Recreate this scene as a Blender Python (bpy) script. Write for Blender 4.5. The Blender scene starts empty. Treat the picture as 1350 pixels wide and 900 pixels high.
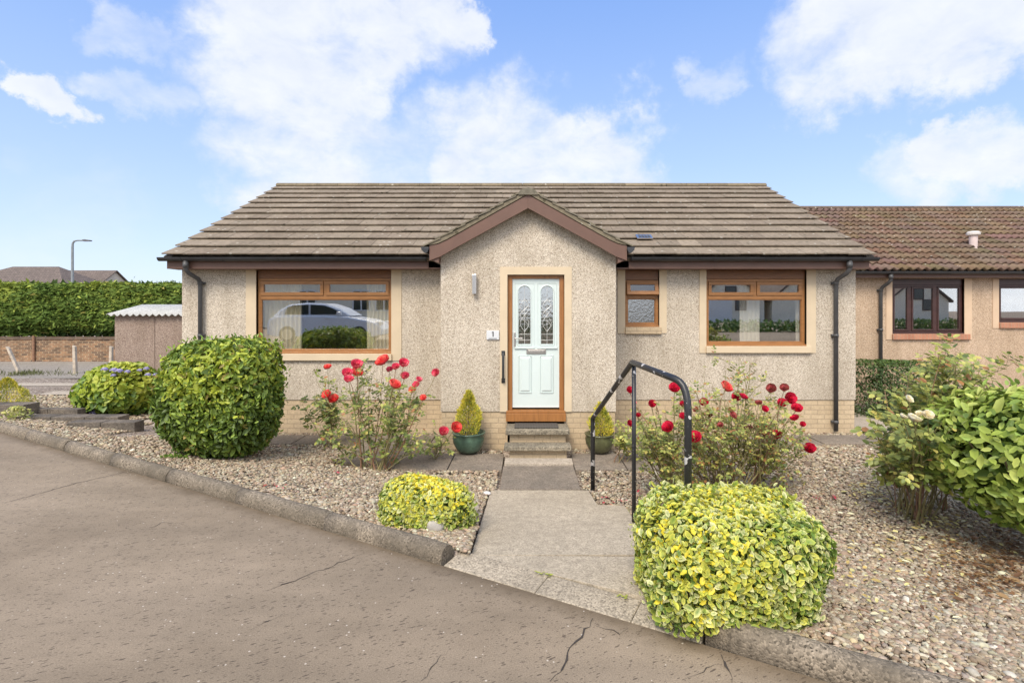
import bpy, math, random
import numpy as np
from mathutils import Vector, Matrix, noise as mnoise
R = math.radians
random.seed(7)
rng = np.random.default_rng(11)
scene = bpy.context.scene
COL = scene.collection

# ------------------------------------------------------------------ camera constants
F, CX, HY, CZ = 700.0, 694.0, 408.0, 2.0
def at(px, py, Y):
    return Vector(((px-CX)/F*Y, Y, CZ+(HY-py)/F*Y))
def PX(px, Y): return (px-CX)/F*Y
def PZ(py, Y): return CZ+(HY-py)/F*Y

# ------------------------------------------------------------------ materials
MATS = {}
def newmat(name):
    m = bpy.data.materials.new(name); m.use_nodes = True
    nt = m.node_tree; nt.nodes.clear()
    out = nt.nodes.new('ShaderNodeOutputMaterial')
    MATS[name] = m
    return m, nt, out
def N(nt, t, **kw):
    n = nt.nodes.new(t)
    for k, v in kw.items():
        if k.startswith('i_'):
            key = k[2:]
            key = int(key) if key.isdigit() else key.replace('_', ' ')
            n.inputs[key].default_value = v
        else: setattr(n, k, v)
    return n
def L(nt, a, b): nt.links.new(a, b)
def ramp(nt, fac, stops, interp='LINEAR'):
    r = nt.nodes.new('ShaderNodeValToRGB'); r.color_ramp.interpolation = interp
    e = r.color_ramp.elements
    while len(e) < len(stops): e.new(0.5)
    for i, (p, c) in enumerate(stops):
        e[i].position = p; e[i].color = (c[0], c[1], c[2], 1) if len(c) == 3 else c
    L(nt, fac, r.inputs[0]); return r
def mixc(nt, fac, a, b, mode='MIX'):
    m = nt.nodes.new('ShaderNodeMix'); m.data_type = 'RGBA'; m.blend_type = mode
    for sock, v in ((m.inputs[0], fac), (m.inputs[6], a), (m.inputs[7], b)):
        if hasattr(v, 'is_output'): L(nt, v, sock)
        elif isinstance(v, (int, float)): sock.default_value = v
        else: sock.default_value = (v[0], v[1], v[2], 1)
    return m.outputs[2]
def coords(nt, scale=(1,1,1), rot=(0,0,0), kind='Object'):
    tc = nt.nodes.new('ShaderNodeTexCoord'); mp = nt.nodes.new('ShaderNodeMapping')
    mp.inputs['Scale'].default_value = scale; mp.inputs['Rotation'].default_value = rot
    L(nt, tc.outputs[kind], mp.inputs[0]); return mp.outputs[0]
def noise(nt, vec, scale, detail=4, rough=.55, dist=0):
    n = N(nt, 'ShaderNodeTexNoise'); n.inputs['Scale'].default_value = scale
    n.inputs['Detail'].default_value = detail; n.inputs['Roughness'].default_value = rough
    n.inputs['Distortion'].default_value = dist
    L(nt, vec, n.inputs['Vector']); return n.outputs[0]
def voro(nt, vec, scale, feature='F1', rnd=1):
    n = N(nt, 'ShaderNodeTexVoronoi', feature=feature); n.inputs['Scale'].default_value = scale
    n.inputs['Randomness'].default_value = rnd
    L(nt, vec, n.inputs['Vector']); return n
def math_(nt, op, a, b=0.0, clamp=False):
    m = N(nt, 'ShaderNodeMath', operation=op); m.use_clamp = clamp
    for s, v in ((m.inputs[0], a), (m.inputs[1], b)):
        if hasattr(v, 'is_output'): L(nt, v, s)
        else: s.default_value = v
    return m.outputs[0]
def finish(nt, out, col, rough=.8, bump=None, bstr=.3, bdist=.01, metal=0, spec=.5, sheen=0):
    p = nt.nodes.new('ShaderNodeBsdfPrincipled')
    for s, v in ((p.inputs['Base Color'], col), (p.inputs['Roughness'], rough), (p.inputs['Metallic'], metal)):
        if hasattr(v, 'is_output'): L(nt, v, s)
        elif isinstance(v, (int, float)): s.default_value = v
        else: s.default_value = (v[0], v[1], v[2], 1)
    p.inputs['Specular IOR Level'].default_value = spec
    if bump is not None:
        b = nt.nodes.new('ShaderNodeBump'); b.inputs['Strength'].default_value = bstr
        b.inputs['Distance'].default_value = bdist
        L(nt, bump, b.inputs['Height']); L(nt, b.outputs[0], p.inputs['Normal'])
    L(nt, p.outputs[0], out.inputs[0]); return p

def m_simple(name, c, rough=.6, var=.12, scale=6, metal=0, spec=.5, bstr=.15, bscale=40):
    m, nt, out = newmat(name); v = coords(nt)
    n1 = noise(nt, v, scale, 5); n2 = noise(nt, v, bscale, 4)
    c = Vector(c)
    r = ramp(nt, n1, [(.3, tuple(c*(1-var))), (.7, tuple(Vector([min(1, x*(1+var)) for x in c])))])
    finish(nt, out, r.outputs[0], rough, n2, bstr, .003, metal, spec); return m

def m_dash(name, base, dark, light, big=.06):
    """pebble dash: a thrown coat of small mixed stones"""
    m, nt, out = newmat(name); v = coords(nt)
    vo = voro(nt, v, 120); vo2 = voro(nt, v, 70)
    sep = N(nt, 'ShaderNodeSeparateColor'); L(nt, vo.outputs['Color'], sep.inputs[0])
    b = Vector(base); d = Vector(dark); l = Vector(light)
    r = ramp(nt, sep.outputs[0], [(0, tuple(d*.55)), (.16, tuple(d)), (.34, tuple(b*.8)), (.6, tuple(b*1.05)), (.8, tuple((b+l)/2)), (1, tuple(l))])
    sep2 = N(nt, 'ShaderNodeSeparateColor'); L(nt, vo2.outputs['Color'], sep2.inputs[0])
    r2 = ramp(nt, sep2.outputs[1], [(0, tuple(d*.8)), (.2, tuple(b*.85)), (.75, tuple(b)), (1, tuple(l))])
    c = mixc(nt, .32, r.outputs[0], r2.outputs[0])
    n = noise(nt, v, 1.1, 5, .6)
    st = ramp(nt, n, [(.3, (1-big*2, 1-big*2.2, 1-big*2.6)), (.7, (1+big, 1+big, 1+big))])
    c = mixc(nt, 1.0, c, st.outputs[0], 'MULTIPLY')
    vz = coords(nt, (2.6, 2.6, .35)); sn = noise(nt, vz, 1.6, 6, .65)
    st2 = ramp(nt, sn, [(.38, (.86,.85,.83)), (.56, (1,1,1))]); c = mixc(nt, .8, c, mixc(nt, 1.0, c, st2.outputs[0], 'MULTIPLY'))
    # rain splash grime low on the wall
    tz = N(nt, 'ShaderNodeTexCoord'); sz = N(nt, 'ShaderNodeSeparateXYZ'); L(nt, tz.outputs['Object'], sz.inputs[0])
    zz = math_(nt, 'ADD', sz.outputs[2], math_(nt, 'MULTIPLY', math_(nt, 'SUBTRACT', sn, .5), .9))
    g_ = N(nt, 'ShaderNodeMapRange'); L(nt, zz, g_.inputs[0]); g_.inputs[1].default_value = .95; g_.inputs[2].default_value = .45; g_.inputs[4].default_value = .32
    c = mixc(nt, g_.outputs[0], c, tuple(b*.72))
    h = math_(nt, 'SUBTRACT', 1.0, vo.outputs['Distance'])
    finish(nt, out, c, .92, h, .55, .006, 0, .25); return m

def m_brick(name, c1, c2, mortar, w=.225, h=.075, ms=.01, rough=.85, bstr=.5, axis='xz', dirt=.15, bias=0):
    m, nt, out = newmat(name)
    tc = nt.nodes.new('ShaderNodeTexCoord')
    s = N(nt, 'ShaderNodeSeparateXYZ'); L(nt, tc.outputs['Object'], s.inputs[0])
    a = math_(nt, 'ADD', s.outputs[0], s.outputs[1])
    cmb = N(nt, 'ShaderNodeCombineXYZ'); L(nt, a, cmb.inputs[0]); L(nt, s.outputs[2], cmb.inputs[1])
    br = N(nt, 'ShaderNodeTexBrick'); L(nt, cmb.outputs[0], br.inputs[0])
    br.inputs['Scale'].default_value = 1; br.inputs['Brick Width'].default_value = w
    br.inputs['Row Height'].default_value = h; br.inputs['Mortar Size'].default_value = ms
    br.inputs['Mortar Smooth'].default_value = .2; br.inputs['Bias'].default_value = bias
    br.inputs['Color1'].default_value = (*c1, 1); br.inputs['Color2'].default_value = (*c2, 1)
    br.inputs['Mortar'].default_value = (*mortar, 1)
    n = noise(nt, tc.outputs['Object'], 3, 6, .65); n2 = noise(nt, tc.outputs['Object'], 45, 5)
    k = ramp(nt, n, [(.3, (1-dirt*1.6,)*3), (.65, (1.04,)*3)])
    c = mixc(nt, 1, br.outputs[0], k.outputs[0], 'MULTIPLY')
    k2 = ramp(nt, n2, [(.3, (.86,)*3), (.7, (1.08,)*3)])
    c = mixc(nt, 1, c, k2.outputs[0], 'MULTIPLY')
    hh = math_(nt, 'ADD', math_(nt, 'MULTIPLY', br.outputs[1], -1.0), math_(nt, 'MULTIPLY', n2, .35))
    finish(nt, out, c, rough, hh, bstr, .006, 0, .25); return m

def m_attr(name, rough=.6, spec=.4, transl=0, bump=None, nscale=30, nvar=.12, bstr=.3, bdist=.004):
    """colour from the mesh's own per-piece colour attribute"""
    m, nt, out = newmat(name); v = coords(nt)
    a = N(nt, 'ShaderNodeAttribute', attribute_name='Col')
    n = noise(nt, v, nscale, 5, .6)
    k = ramp(nt, n, [(.3, (1-nvar,)*3), (.7, (1+nvar,)*3)])
    c = mixc(nt, 1, a.outputs[0], k.outputs[0], 'MULTIPLY')
    p = finish(nt, out, c, rough, n if bump else None, bstr, bdist, 0, spec)
    if transl:
        t = N(nt, 'ShaderNodeBsdfTranslucent'); L(nt, c, t.inputs[0])
        mx = N(nt, 'ShaderNodeMixShader'); mx.inputs[0].default_value = transl
        L(nt, p.outputs[0], mx.inputs[1]); L(nt, t.outputs[0], mx.inputs[2]); L(nt, mx.outputs[0], out.inputs[0])
    return m

def m_glass(name, refl=.22, tint=(.8,.85,.85), rough=0.0, wavy=0, wscale=30):
    m, nt, out = newmat(name); v = coords(nt)
    t = N(nt, 'ShaderNodeBsdfTransparent'); t.inputs[0].default_value = (*tint, 1)
    g = N(nt, 'ShaderNodeBsdfGlossy'); g.inputs['Color'].default_value = (1, 1, 1, 1); g.inputs['Roughness'].default_value = rough
    n = noise(nt, v, .8 if not wavy else wscale, 2)
    b = N(nt, 'ShaderNodeBump'); b.inputs['Strength'].default_value = wavy or .03; b.inputs['Distance'].default_value = .01
    L(nt, n, b.inputs['Height']); L(nt, b.outputs[0], g.inputs['Normal'])
    mx = N(nt, 'ShaderNodeMixShader'); mx.inputs[0].default_value = refl
    L(nt, t.outputs[0], mx.inputs[1]); L(nt, g.outputs[0], mx.inputs[2]); L(nt, mx.outputs[0], out.inputs[0]); return m

def m_wood(name, c, vert=False):
    m, nt, out = newmat(name); v = coords(nt, (1, 1, 1))
    sc = (6, 6, 45) if not vert else (45, 6, 4)
    v2 = coords(nt, sc)
    n = noise(nt, v2, 1, 5, .6, .6); c = Vector(c)
    r = ramp(nt, n, [(.25, tuple(c*.72)), (.5, tuple(c)), (.75, tuple(c*1.22))])
    finish(nt, out, r.outputs[0], .42, n, .06, .002, 0, .45); return m

dash_main = m_dash('pebbledash_pink', (.58,.50,.40), (.31,.245,.19), (.80,.735,.63))
dash_shed = m_dash('pebbledash_panel', (.34,.255,.205), (.14,.085,.07), (.50,.42,.36))
dash_next = m_dash('pebbledash_buff', (.56,.41,.285), (.31,.21,.14), (.70,.57,.44))
cream = m_simple('cream_render', (.60,.485,.335), .8, .07, 3, bstr=.25, bscale=90)
cream2 = m_simple('cream_render_buff', (.60,.44,.30), .8, .07, 3, bstr=.25, bscale=90)
buff_brick = m_brick('buff_brick', (.58,.455,.30), (.52,.40,.26), (.42,.325,.22), .215, .075, .007, bstr=.45, dirt=.08)
sill_tile = m_brick('sill_brick', (.50,.24,.15), (.44,.20,.125), (.40,.27,.19), .075, .3, .006, bstr=.3, dirt=.1)
red_brick = m_brick('old_brick', (.44,.235,.125), (.10,.06,.05), (.42,.31,.20), .235, .078, .016, bstr=.8, dirt=.35, bias=-.0)
fascia_m = m_simple('brown_fascia', (.14,.074,.052), .5, .1, 4)
black_pl = m_simple('black_plastic', (.03,.031,.034), .38, .25, 8, bstr=.05)
grey_pl = m_simple('grey_plastic', (.07,.07,.072), .45, .2, 8, bstr=.05)
oak = m_wood('golden_oak', (.33,.15,.05)); oakv = m_wood('golden_oak_upright', (.33,.14,.042), True)
oak_dark = m_wood('golden_oak_board', (.20,.085,.03))
rosewood = m_simple('dark_rosewood', (.055,.022,.018), .35, .25, 12, bstr=.05)
white_pl = m_simple('white_plastic', (.74,.73,.70), .4, .04, 5, bstr=.03)
mint = m_simple('pale_mint_paint', (.60,.675,.655), .38, .025, 3, bstr=.04, bscale=120)
chrome = m_simple('brushed_steel', (.58,.55,.52), .28, .1, 30, metal=1, bstr=.05)
lead = m_simple('leading', (.75,.74,.70), .35, .1, 20, metal=.6)
glass_m = m_glass('window_glass', .33, (1,1,.98))
glass_low = m_glass('open_glass', .08, (.8,.8,.8))
glass_obs = m_glass('obscure_glass', .30, (.25,.28,.28), .2, .3, 26)
glass_door = m_glass('door_glass', .34, (.5,.55,.52), .05, .12, 22)
fabric = m_simple('cream_curtain', (.88,.82,.64), .9, .05, 8, bstr=.1)
fabric_w = m_simple('white_curtain', (.88,.86,.80), .9, .05, 8, bstr=.1)
plaster = m_simple('indoor_wall', (.42,.36,.28), .9, .05, 2)
carpet = m_simple('indoor_floor', (.16,.12,.09), .95, .1, 3)
soil = m_simple('dark_soil', (.05,.035,.025), .95, .3, 20, bstr=.8)
bark = m_simple('bark', (.13,.09,.055), .85, .3, 30, bstr=.6)
cane_m = m_simple('rose_cane', (.22,.19,.08), .65, .35, 12, bstr=.2)
cane_dead = m_simple('brown_cane', (.24,.13,.075), .7, .3, 12, bstr=.2)
rock_m = m_simple('pale_rock', (.40,.37,.33), .85, .3, 9, bstr=.9, bscale=25)

def m_concrete(name, c, speck=.5, spscale=90, stain=.25, stc=(.10,.09,.075), bstr=.4):
    m, nt, out = newmat(name); v = coords(nt)
    n = noise(nt, v, 2.3, 6, .62); n2 = noise(nt, v, 14, 5, .6); vo = voro(nt, v, spscale)
    c = Vector(c)
    sep = N(nt, 'ShaderNodeSeparateColor'); L(nt, vo.outputs['Color'], sep.inputs[0])
    r = ramp(nt, sep.outputs[0], [(0, tuple(c*(1-speck))), (.25, tuple(c*(1-speck*.35))), (.7, tuple(c*1.05)), (1, tuple(c*(1+speck*.7)))])
    s = ramp(nt, n, [(.36, (1,1,1)), (.62, (0,0,0))]); f = math_(nt, 'MULTIPLY', s.outputs[0], stain)
    cc = mixc(nt, f, r.outputs[0], stc)
    k = ramp(nt, n2, [(.3, (.84,)*3), (.7, (1.1,)*3)])
    cc = mixc(nt, 1, cc, k.outputs[0], 'MULTIPLY')
    h = math_(nt, 'ADD', math_(nt, 'MULTIPLY', vo.outputs['Distance'], -.6), n2)
    finish(nt, out, cc, .9, h, bstr, .006, 0, .25); return m
conc_ramp = m_concrete('ramp_concrete', (.44,.37,.275), .38, 110, .35, (.27,.225,.165))
conc_pale = m_concrete('pale_concrete', (.45,.38,.30), .35, 90, .25, (.22,.19,.15))
conc_dark = m_concrete('dark_slab', (.25,.205,.16), .45, 90, .5, (.12,.105,.085))
conc_step = m_concrete('step_slab', (.29,.25,.185), .6, 70, .55, (.10,.09,.07))
kerb_m = m_concrete('kerb_concrete', (.255,.21,.158), .75, 95, .8, (.12,.10,.075), 1.0)
block_m = m_concrete('weathered_block', (.21,.175,.14), .6, 120, .7, (.055,.05,.045), .8)

# worn asphalt: brown grey with dark drawn-out pits and pale chips
def m_road():
    m, nt, out = newmat('worn_asphalt')
    v = coords(nt)
    v27 = coords(nt, (1, 1, 1), (0, 0, R(-27)))
    mps = nt.nodes.new('ShaderNodeMapping'); mps.inputs['Scale'].default_value = (1.0, 3.6, 1); L(nt, v27, mps.inputs[0]); vs = mps.outputs[0]
    big = noise(nt, v, .55, 5, .6); mid = noise(nt, v, 7, 5, .6); fine = noise(nt, v, 130, 3, .6)
    r = ramp(nt, big, [(.28, (.200,.153,.105)), (.5, (.256,.200,.141)), (.74, (.298,.234,.168))])
    k = ramp(nt, fine, [(.3, (.74,)*3), (.7, (1.2,)*3)]); c = mixc(nt, 1, r.outputs[0], k.outputs[0], 'MULTIPLY')
    k = ramp(nt, mid, [(.3, (.93,)*3), (.7, (1.05,)*3)]); c = mixc(nt, 1, c, k.outputs[0], 'MULTIPLY')
    vo = voro(nt, vs, 15); sep = N(nt, 'ShaderNodeSeparateColor'); L(nt, vo.outputs['Color'], sep.inputs[0])
    dn = noise(nt, vs, 26, 3); d = math_(nt, 'ADD', vo.outputs['Distance'], math_(nt, 'MULTIPLY', math_(nt, 'SUBTRACT', dn, .5), .5))
    pit = math_(nt, 'MULTIPLY', math_(nt, 'LESS_THAN', d, math_(nt, 'ADD', .11, math_(nt, 'MULTIPLY', sep.outputs[1], .16))), math_(nt, 'GREATER_THAN', sep.outputs[0], .34))
    vo3 = voro(nt, vs, 34); sep3 = N(nt, 'ShaderNodeSeparateColor'); L(nt, vo3.outputs['Color'], sep3.inputs[0])
    pit2 = math_(nt, 'MULTIPLY', math_(nt, 'LESS_THAN', vo3.outputs['Distance'], math_(nt, 'MULTIPLY', sep3.outputs[1], .34)), math_(nt, 'GREATER_THAN', sep3.outputs[0], .38))
    pits = math_(nt, 'MAXIMUM', pit, pit2)
    c = mixc(nt, math_(nt, 'MULTIPLY', pits, .72), c, (.045,.032,.026))
    # drifted dirt and moss in the channel along the kerb
    sx_ = N(nt, 'ShaderNodeSeparateXYZ'); tcx = N(nt, 'ShaderNodeTexCoord'); geo = N(nt, 'ShaderNodeNewGeometry'); L(nt, geo.outputs['Position'], sx_.inputs[0])
    dk = math_(nt, 'DIVIDE', math_(nt, 'ADD', math_(nt, 'SUBTRACT', sx_.outputs[1], 3.40), math_(nt, 'MULTIPLY', sx_.outputs[0], .57)), 1.151)
    dk = math_(nt, 'ADD', dk, math_(nt, 'MULTIPLY', math_(nt, 'SUBTRACT', noise(nt, v, 5, 6, .7), .5), .28))
    km = N(nt, 'ShaderNodeMapRange'); L(nt, dk, km.inputs[0]); km.inputs[1].default_value = -.16; km.inputs[2].default_value = .0; km.inputs[4].default_value = .7
    c = mixc(nt, km.outputs[0], c, (.105,.075,.045))
    tr = noise(nt, coords(nt, (.35, 1.5, 1), (0, 0, R(-30))), 1.1, 6, .65); kt = ramp(nt, tr, [(.35, (.86,)*3), (.62, (1.08,)*3)]); c = mixc(nt, 1, c, kt.outputs[0], 'MULTIPLY')
    vo2 = voro(nt, v, 30); s2 = N(nt, 'ShaderNodeSeparateColor'); L(nt, vo2.outputs['Color'], s2.inputs[0])
    chip = math_(nt, 'MULTIPLY', math_(nt, 'LESS_THAN', vo2.outputs['Distance'], math_(nt, 'MULTIPLY', s2.outputs[2], .17)), math_(nt, 'GREATER_THAN', s2.outputs[0], .80))
    c = mixc(nt, math_(nt, 'MULTIPLY', chip, .8), c, (.55,.48,.40))
    h = math_(nt, 'ADD', math_(nt, 'MULTIPLY', pits, -1.0), math_(nt, 'MULTIPLY', fine, .5))
    finish(nt, out, c, .88, h, .35, .006, 0, .3); return m
road_m = m_road()

def m_gravelbed(name, cols, scale):
    m, nt, out = newmat(name); v = coords(nt)
    vo = voro(nt, v, scale); sep = N(nt, 'ShaderNodeSeparateColor'); L(nt, vo.outputs['Color'], sep.inputs[0])
    r = ramp(nt, sep.outputs[0], cols)
    n = noise(nt, v, 1.2, 5); k = ramp(nt, n, [(.3, (.8,)*3), (.7, (1.05,)*3)])
    c = mixc(nt, 1, r.outputs[0], k.outputs[0], 'MULTIPLY')
    h = math_(nt, 'SUBTRACT', 1.0, vo.outputs['Distance'])
    finish(nt, out, c, .9, h, .9, .02, 0, .2); return m
bed_m = m_gravelbed('gravel_bed', [(0, (.10,.075,.055)), (.4, (.26,.20,.155)), (.75, (.38,.31,.25)), (1, (.55,.48,.40))], 42)
far_m = m_concrete('far_tarmac', (.30,.265,.225), .4, 30, .4, (.2,.17,.14))

# slate like roof tiles
def m_tile(name, lich):
    m, nt, out = newmat(name); v = coords(nt)
    a = N(nt, 'ShaderNodeAttribute', attribute_name='Col'); n = noise(nt, v, 17, 6, .65); n2 = noise(nt, v, 1.3, 5, .6)
    k = ramp(nt, n, [(.3, (.74,)*3), (.7, (1.26,)*3)]); c = mixc(nt, 1, a.outputs[0], k.outputs[0], 'MULTIPLY')
    k = ramp(nt, n2, [(.3, (.88,.88,.86)), (.7, (1.07,1.07,1.08))]); c = mixc(nt, 1, c, k.outputs[0], 'MULTIPLY')
    vo = voro(nt, v, 9); se = N(nt, 'ShaderNodeSeparateColor'); L(nt, vo.outputs['Color'], se.inputs[0])
    d = math_(nt, 'ADD', vo.outputs['Distance'], math_(nt, 'MULTIPLY', math_(nt, 'SUBTRACT', noise(nt, v, 40, 4), .5), .35))
    pale = math_(nt, 'MULTIPLY', math_(nt, 'LESS_THAN', d, .19), math_(nt, 'GREATER_THAN', se.outputs[0], 1-lich))
    moss = math_(nt, 'MULTIPLY', math_(nt, 'LESS_THAN', d, .22), math_(nt, 'LESS_THAN', se.outputs[0], lich*.6))
    c = mixc(nt, math_(nt, 'MULTIPLY', pale, .7), c, (.46,.43,.36)); c = mixc(nt, math_(nt, 'MULTIPLY', moss, .8), c, (.065,.058,.035))
    finish(nt, out, c, .9, n, .5, .006, 0, .2); return m
roof_m = m_tile('grey_tile', .28)
pan_m = m_tile('brown_pantile', .3)
gravel_m = m_attr('gravel_stone', .72, .35, 0, None, 60, .18)
leaf_m = m_attr('leaf', .45, .45, .28, None, 25, .10)
petal_m = m_attr('petal', .6, .25, .28, None, 30, .08)
needle_m = m_attr('needle', .7, .2, .15, None, 3, .18)

# ------------------------------------------------------------------ mesh helpers
W0 = {}
def prop(o, label=None, cat=None, group=None, kind=None):
    if label: o['label'] = label
    if cat: o['category'] = cat
    if group: o['group'] = group
    if kind: o['kind'] = kind
    return o
def root(name, loc, label, cat, group=None):
    o = bpy.data.objects.new(name, None); COL.objects.link(o); o.location = loc
    o.empty_display_size = .2
    W0[o.name] = Vector(loc); return prop(o, label, cat, group)
def link(name, me, parent=None, origin=None):
    o = bpy.data.objects.new(name, me); COL.objects.link(o)
    if parent is not None:
        o.parent = parent; W0[o.name] = W0[parent.name]
    else:
        o.location = origin; W0[o.name] = Vector(origin)
    return o
def np_build(name, V, Fc, mat, parent=None, col=None, smooth=False):
    """V (n,3), Fc (m,k) equal sized faces, col (n,3)"""
    V = np.asarray(V, float); Fc = np.asarray(Fc, np.int32)
    off = np.array(W0[parent.name]) if parent is not None else np.array([(V[:,0].min()+V[:,0].max())/2, (V[:,1].min()+V[:,1].max())/2, V[:,2].min()])
    V = V-off
    me = bpy.data.meshes.new(name); k = Fc.shape[1]
    me.vertices.add(len(V)); me.vertices.foreach_set('co', V.astype(np.float32).ravel())
    me.loops.add(Fc.size); me.loops.foreach_set('vertex_index', Fc.ravel())
    me.polygons.add(len(Fc)); me.polygons.foreach_set('loop_start', np.arange(0, Fc.size, k, dtype=np.int32))
    if col is not None:
        a = me.color_attributes.new('Col', 'FLOAT_COLOR', 'POINT')
        c = np.ones((len(V), 4), np.float32); c[:, :3] = np.clip(col, 0, 1); a.data.foreach_set('color', c.ravel())
    me.update(calc_edges=True); me.validate()
    if smooth: me.polygons.foreach_set('use_smooth', np.ones(len(Fc), bool))
    me.materials.append(mat)
    return link(name, me, parent, off)

class MB:
    def __init__(s): s.v = []; s.f = []; s.c = []; s.cc = None
    def add(s, vs, fs):
        b = len(s.v); s.v += [tuple(p) for p in vs]; s.f += [tuple(i+b for i in f) for f in fs]
        if s.cc is not None: s.c += [s.cc]*len(vs)
        return s
    def box(s, x0, x1, y0, y1, z0, z1):
        vs = [(x, y, z) for z in (z0, z1) for y in (y0, y1) for x in (x0, x1)]
        return s.add(vs, [(0,2,3,1), (4,5,7,6), (0,1,5,4), (2,6,7,3), (0,4,6,2), (1,3,7,5)])
    def prism(s, pts, y0, y1):
        """pts (x,z) counter clockwise seen from -y, extruded along y"""
        n = len(pts)
        vs = [(p[0], y0, p[1]) for p in pts]+[(p[0], y1, p[1]) for p in pts]
        return s.add(vs, [tuple(range(n)), tuple(range(2*n-1, n-1, -1))]+[(i, i+n, (i+1) % n+n, (i+1) % n) for i in range(n)])
    def prismx(s, pts, x0, x1):
        n = len(pts)
        vs = [(x0, p[0], p[1]) for p in pts]+[(x1, p[0], p[1]) for p in pts]
        return s.add(vs, [tuple(range(n)), tuple(range(2*n-1, n-1, -1))]+[(i, i+n, (i+1) % n+n, (i+1) % n) for i in range(n)])
    def prismz(s, pts, z0, z1):
        n = len(pts)
        zt = z1 if callable(z1) else (lambda x, y: z1)
        zb = z0 if callable(z0) else (lambda x, y: z0)
        vs = [(p[0], p[1], zb(*p)) for p in pts]+[(p[0], p[1], zt(*p)) for p in pts]
        return s.add(vs, [tuple(range(n-1, -1, -1)), tuple(range(n, 2*n))]+[(i, (i+1) % n, (i+1) % n+n, i+n) for i in range(n)])
    def tube(s, pts, r, n=8, cap=True, sx=1):
        pts = [Vector(p) for p in pts]; m = len(pts)
        rs = r if isinstance(r, (list, tuple)) else [r]*m
        vs = []; up = None
        for i, p in enumerate(pts):
            if i == 0: t = pts[1]-p
            elif i == m-1: t = p-pts[i-1]
            else: t = (pts[i+1]-p).normalized()+(p-pts[i-1]).normalized()
            t = t.normalized() if t.length > 1e-9 else Vector((0,0,1))
            if up is None:
                up = Vector((1,0,0)) if abs(t.x) < .9 else Vector((0,1,0))
            a = (up-t*up.dot(t)); a = a.normalized() if a.length > 1e-6 else t.orthogonal().normalized()
            up = a; b = t.cross(a)
            for k in range(n):
                th = 2*math.pi*k/n
                vs.append(p+a*math.cos(th)*rs[i]*sx+b*math.sin(th)*rs[i])
        fs = [(i*n+k, i*n+(k+1) % n, (i+1)*n+(k+1) % n, (i+1)*n+k) for i in range(m-1) for k in range(n)]
        if cap: fs += [tuple(range(n-1, -1, -1)), tuple((m-1)*n+k for k in range(n))]
        return s.add(vs, fs)
    def lathe(s, prof, c, n=24):
        vs = [(c[0]+r*math.cos(2*math.pi*k/n), c[1]+r*math.sin(2*math.pi*k/n), c[2]+z) for r, z in prof for k in range(n)]
        m = len(prof)
        fs = [(i*n+k, i*n+(k+1) % n, (i+1)*n+(k+1) % n, (i+1)*n+k) for i in range(m-1) for k in range(n)]
        fs += [tuple(range(n-1, -1, -1)), tuple((m-1)*n+k for k in range(n))]
        return s.add(vs, fs)
    def build(s, name, mat, parent=None, bevel=0, smooth=False, seg=2):
        V = np.array(s.v, float)
        off = W0[parent.name] if parent is not None else Vector(((V[:,0].min()+V[:,0].max())/2, (V[:,1].min()+V[:,1].max())/2, V[:,2].min()))
        me = bpy.data.meshes.new(name)
        me.from_pydata([(a-off.x, b-off.y, c-off.z) for a, b, c in s.v], [], s.f)
        if s.c:
            a = me.color_attributes.new('Col', 'FLOAT_COLOR', 'POINT')
            c = np.ones((len(V), 4), np.float32); c[:, :3] = np.array(s.c); a.data.foreach_set('color', c.ravel())
        me.update(); me.materials.append(mat)
        if smooth: me.polygons.foreach_set('use_smooth', [True]*len(me.polygons))
        o = link(name, me, parent, off)
        if bevel:
            b = o.modifiers.new('bevel', 'BEVEL'); b.width = bevel; b.segments = seg; b.limit_method = 'ANGLE'; b.angle_limit = R(40)
            try: b.harden_normals = False
            except Exception: pass
        return o
def recess_frame(mb, x0, x1, z0, z1, w, y0, y1, wb=None, wt=None):
    """rectangular ring of four butted boxes"""
    wb = w if wb is None else wb; wt = w if wt is None else wt
    mb.box(x0, x1, y0, y1, z0, z0+wb); mb.box(x0, x1, y0, y1, z1-wt, z1)
    mb.box(x0, x0+w, y0, y1, z0+wb, z1-wt); mb.box(x1-w, x1, y0, y1, z0+wb, z1-wt)
    return mb
def wall_open(mb, x0, x1, z0, z1, y0, y1, openings):
    """wall slab in the xz plane with real openings"""
    xs = sorted({x0, x1}|{o[0] for o in openings}|{o[1] for o in openings}); xs = [x for x in xs if x0 <= x <= x1]
    zs = sorted({z0, z1}|{o[2] for o in openings}|{o[3] for o in openings}); zs = [z for z in zs if z0 <= z <= z1]
    inside = lambda x, z: any(o[0] < x < o[1] and o[2] < z < o[3] for o in openings)
    def solid(i, j):
        if i < 0 or j < 0 or i >= len(xs)-1 or j >= len(zs)-1: return False
        return not inside((xs[i]+xs[i+1])/2, (zs[j]+zs[j+1])/2)
    for i in range(len(xs)-1):
        for j in range(len(zs)-1):
            if not solid(i, j): continue
            a, b, c, d = xs[i], xs[i+1], zs[j], zs[j+1]
            mb.add([(a,y0,c),(b,y0,c),(b,y0,d),(a,y0,d)], [(0,1,2,3)])
            mb.add([(a,y1,c),(b,y1,c),(b,y1,d),(a,y1,d)], [(3,2,1,0)])
            if not solid(i-1, j): mb.add([(a,y0,c),(a,y0,d),(a,y1,d),(a,y1,c)], [(0,1,2,3)])
            if not solid(i+1, j): mb.add([(b,y0,c),(b,y1,c),(b,y1,d),(b,y0,d)], [(0,1,2,3)])
            if not solid(i, j-1): mb.add([(a,y0,c),(a,y1,c),(b,y1,c),(b,y0,c)], [(0,1,2,3)])
            if not solid(i, j+1): mb.add([(a,y0,d),(b,y0,d),(b,y1,d),(a,y1,d)], [(0,1,2,3)])
    return mb

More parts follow.
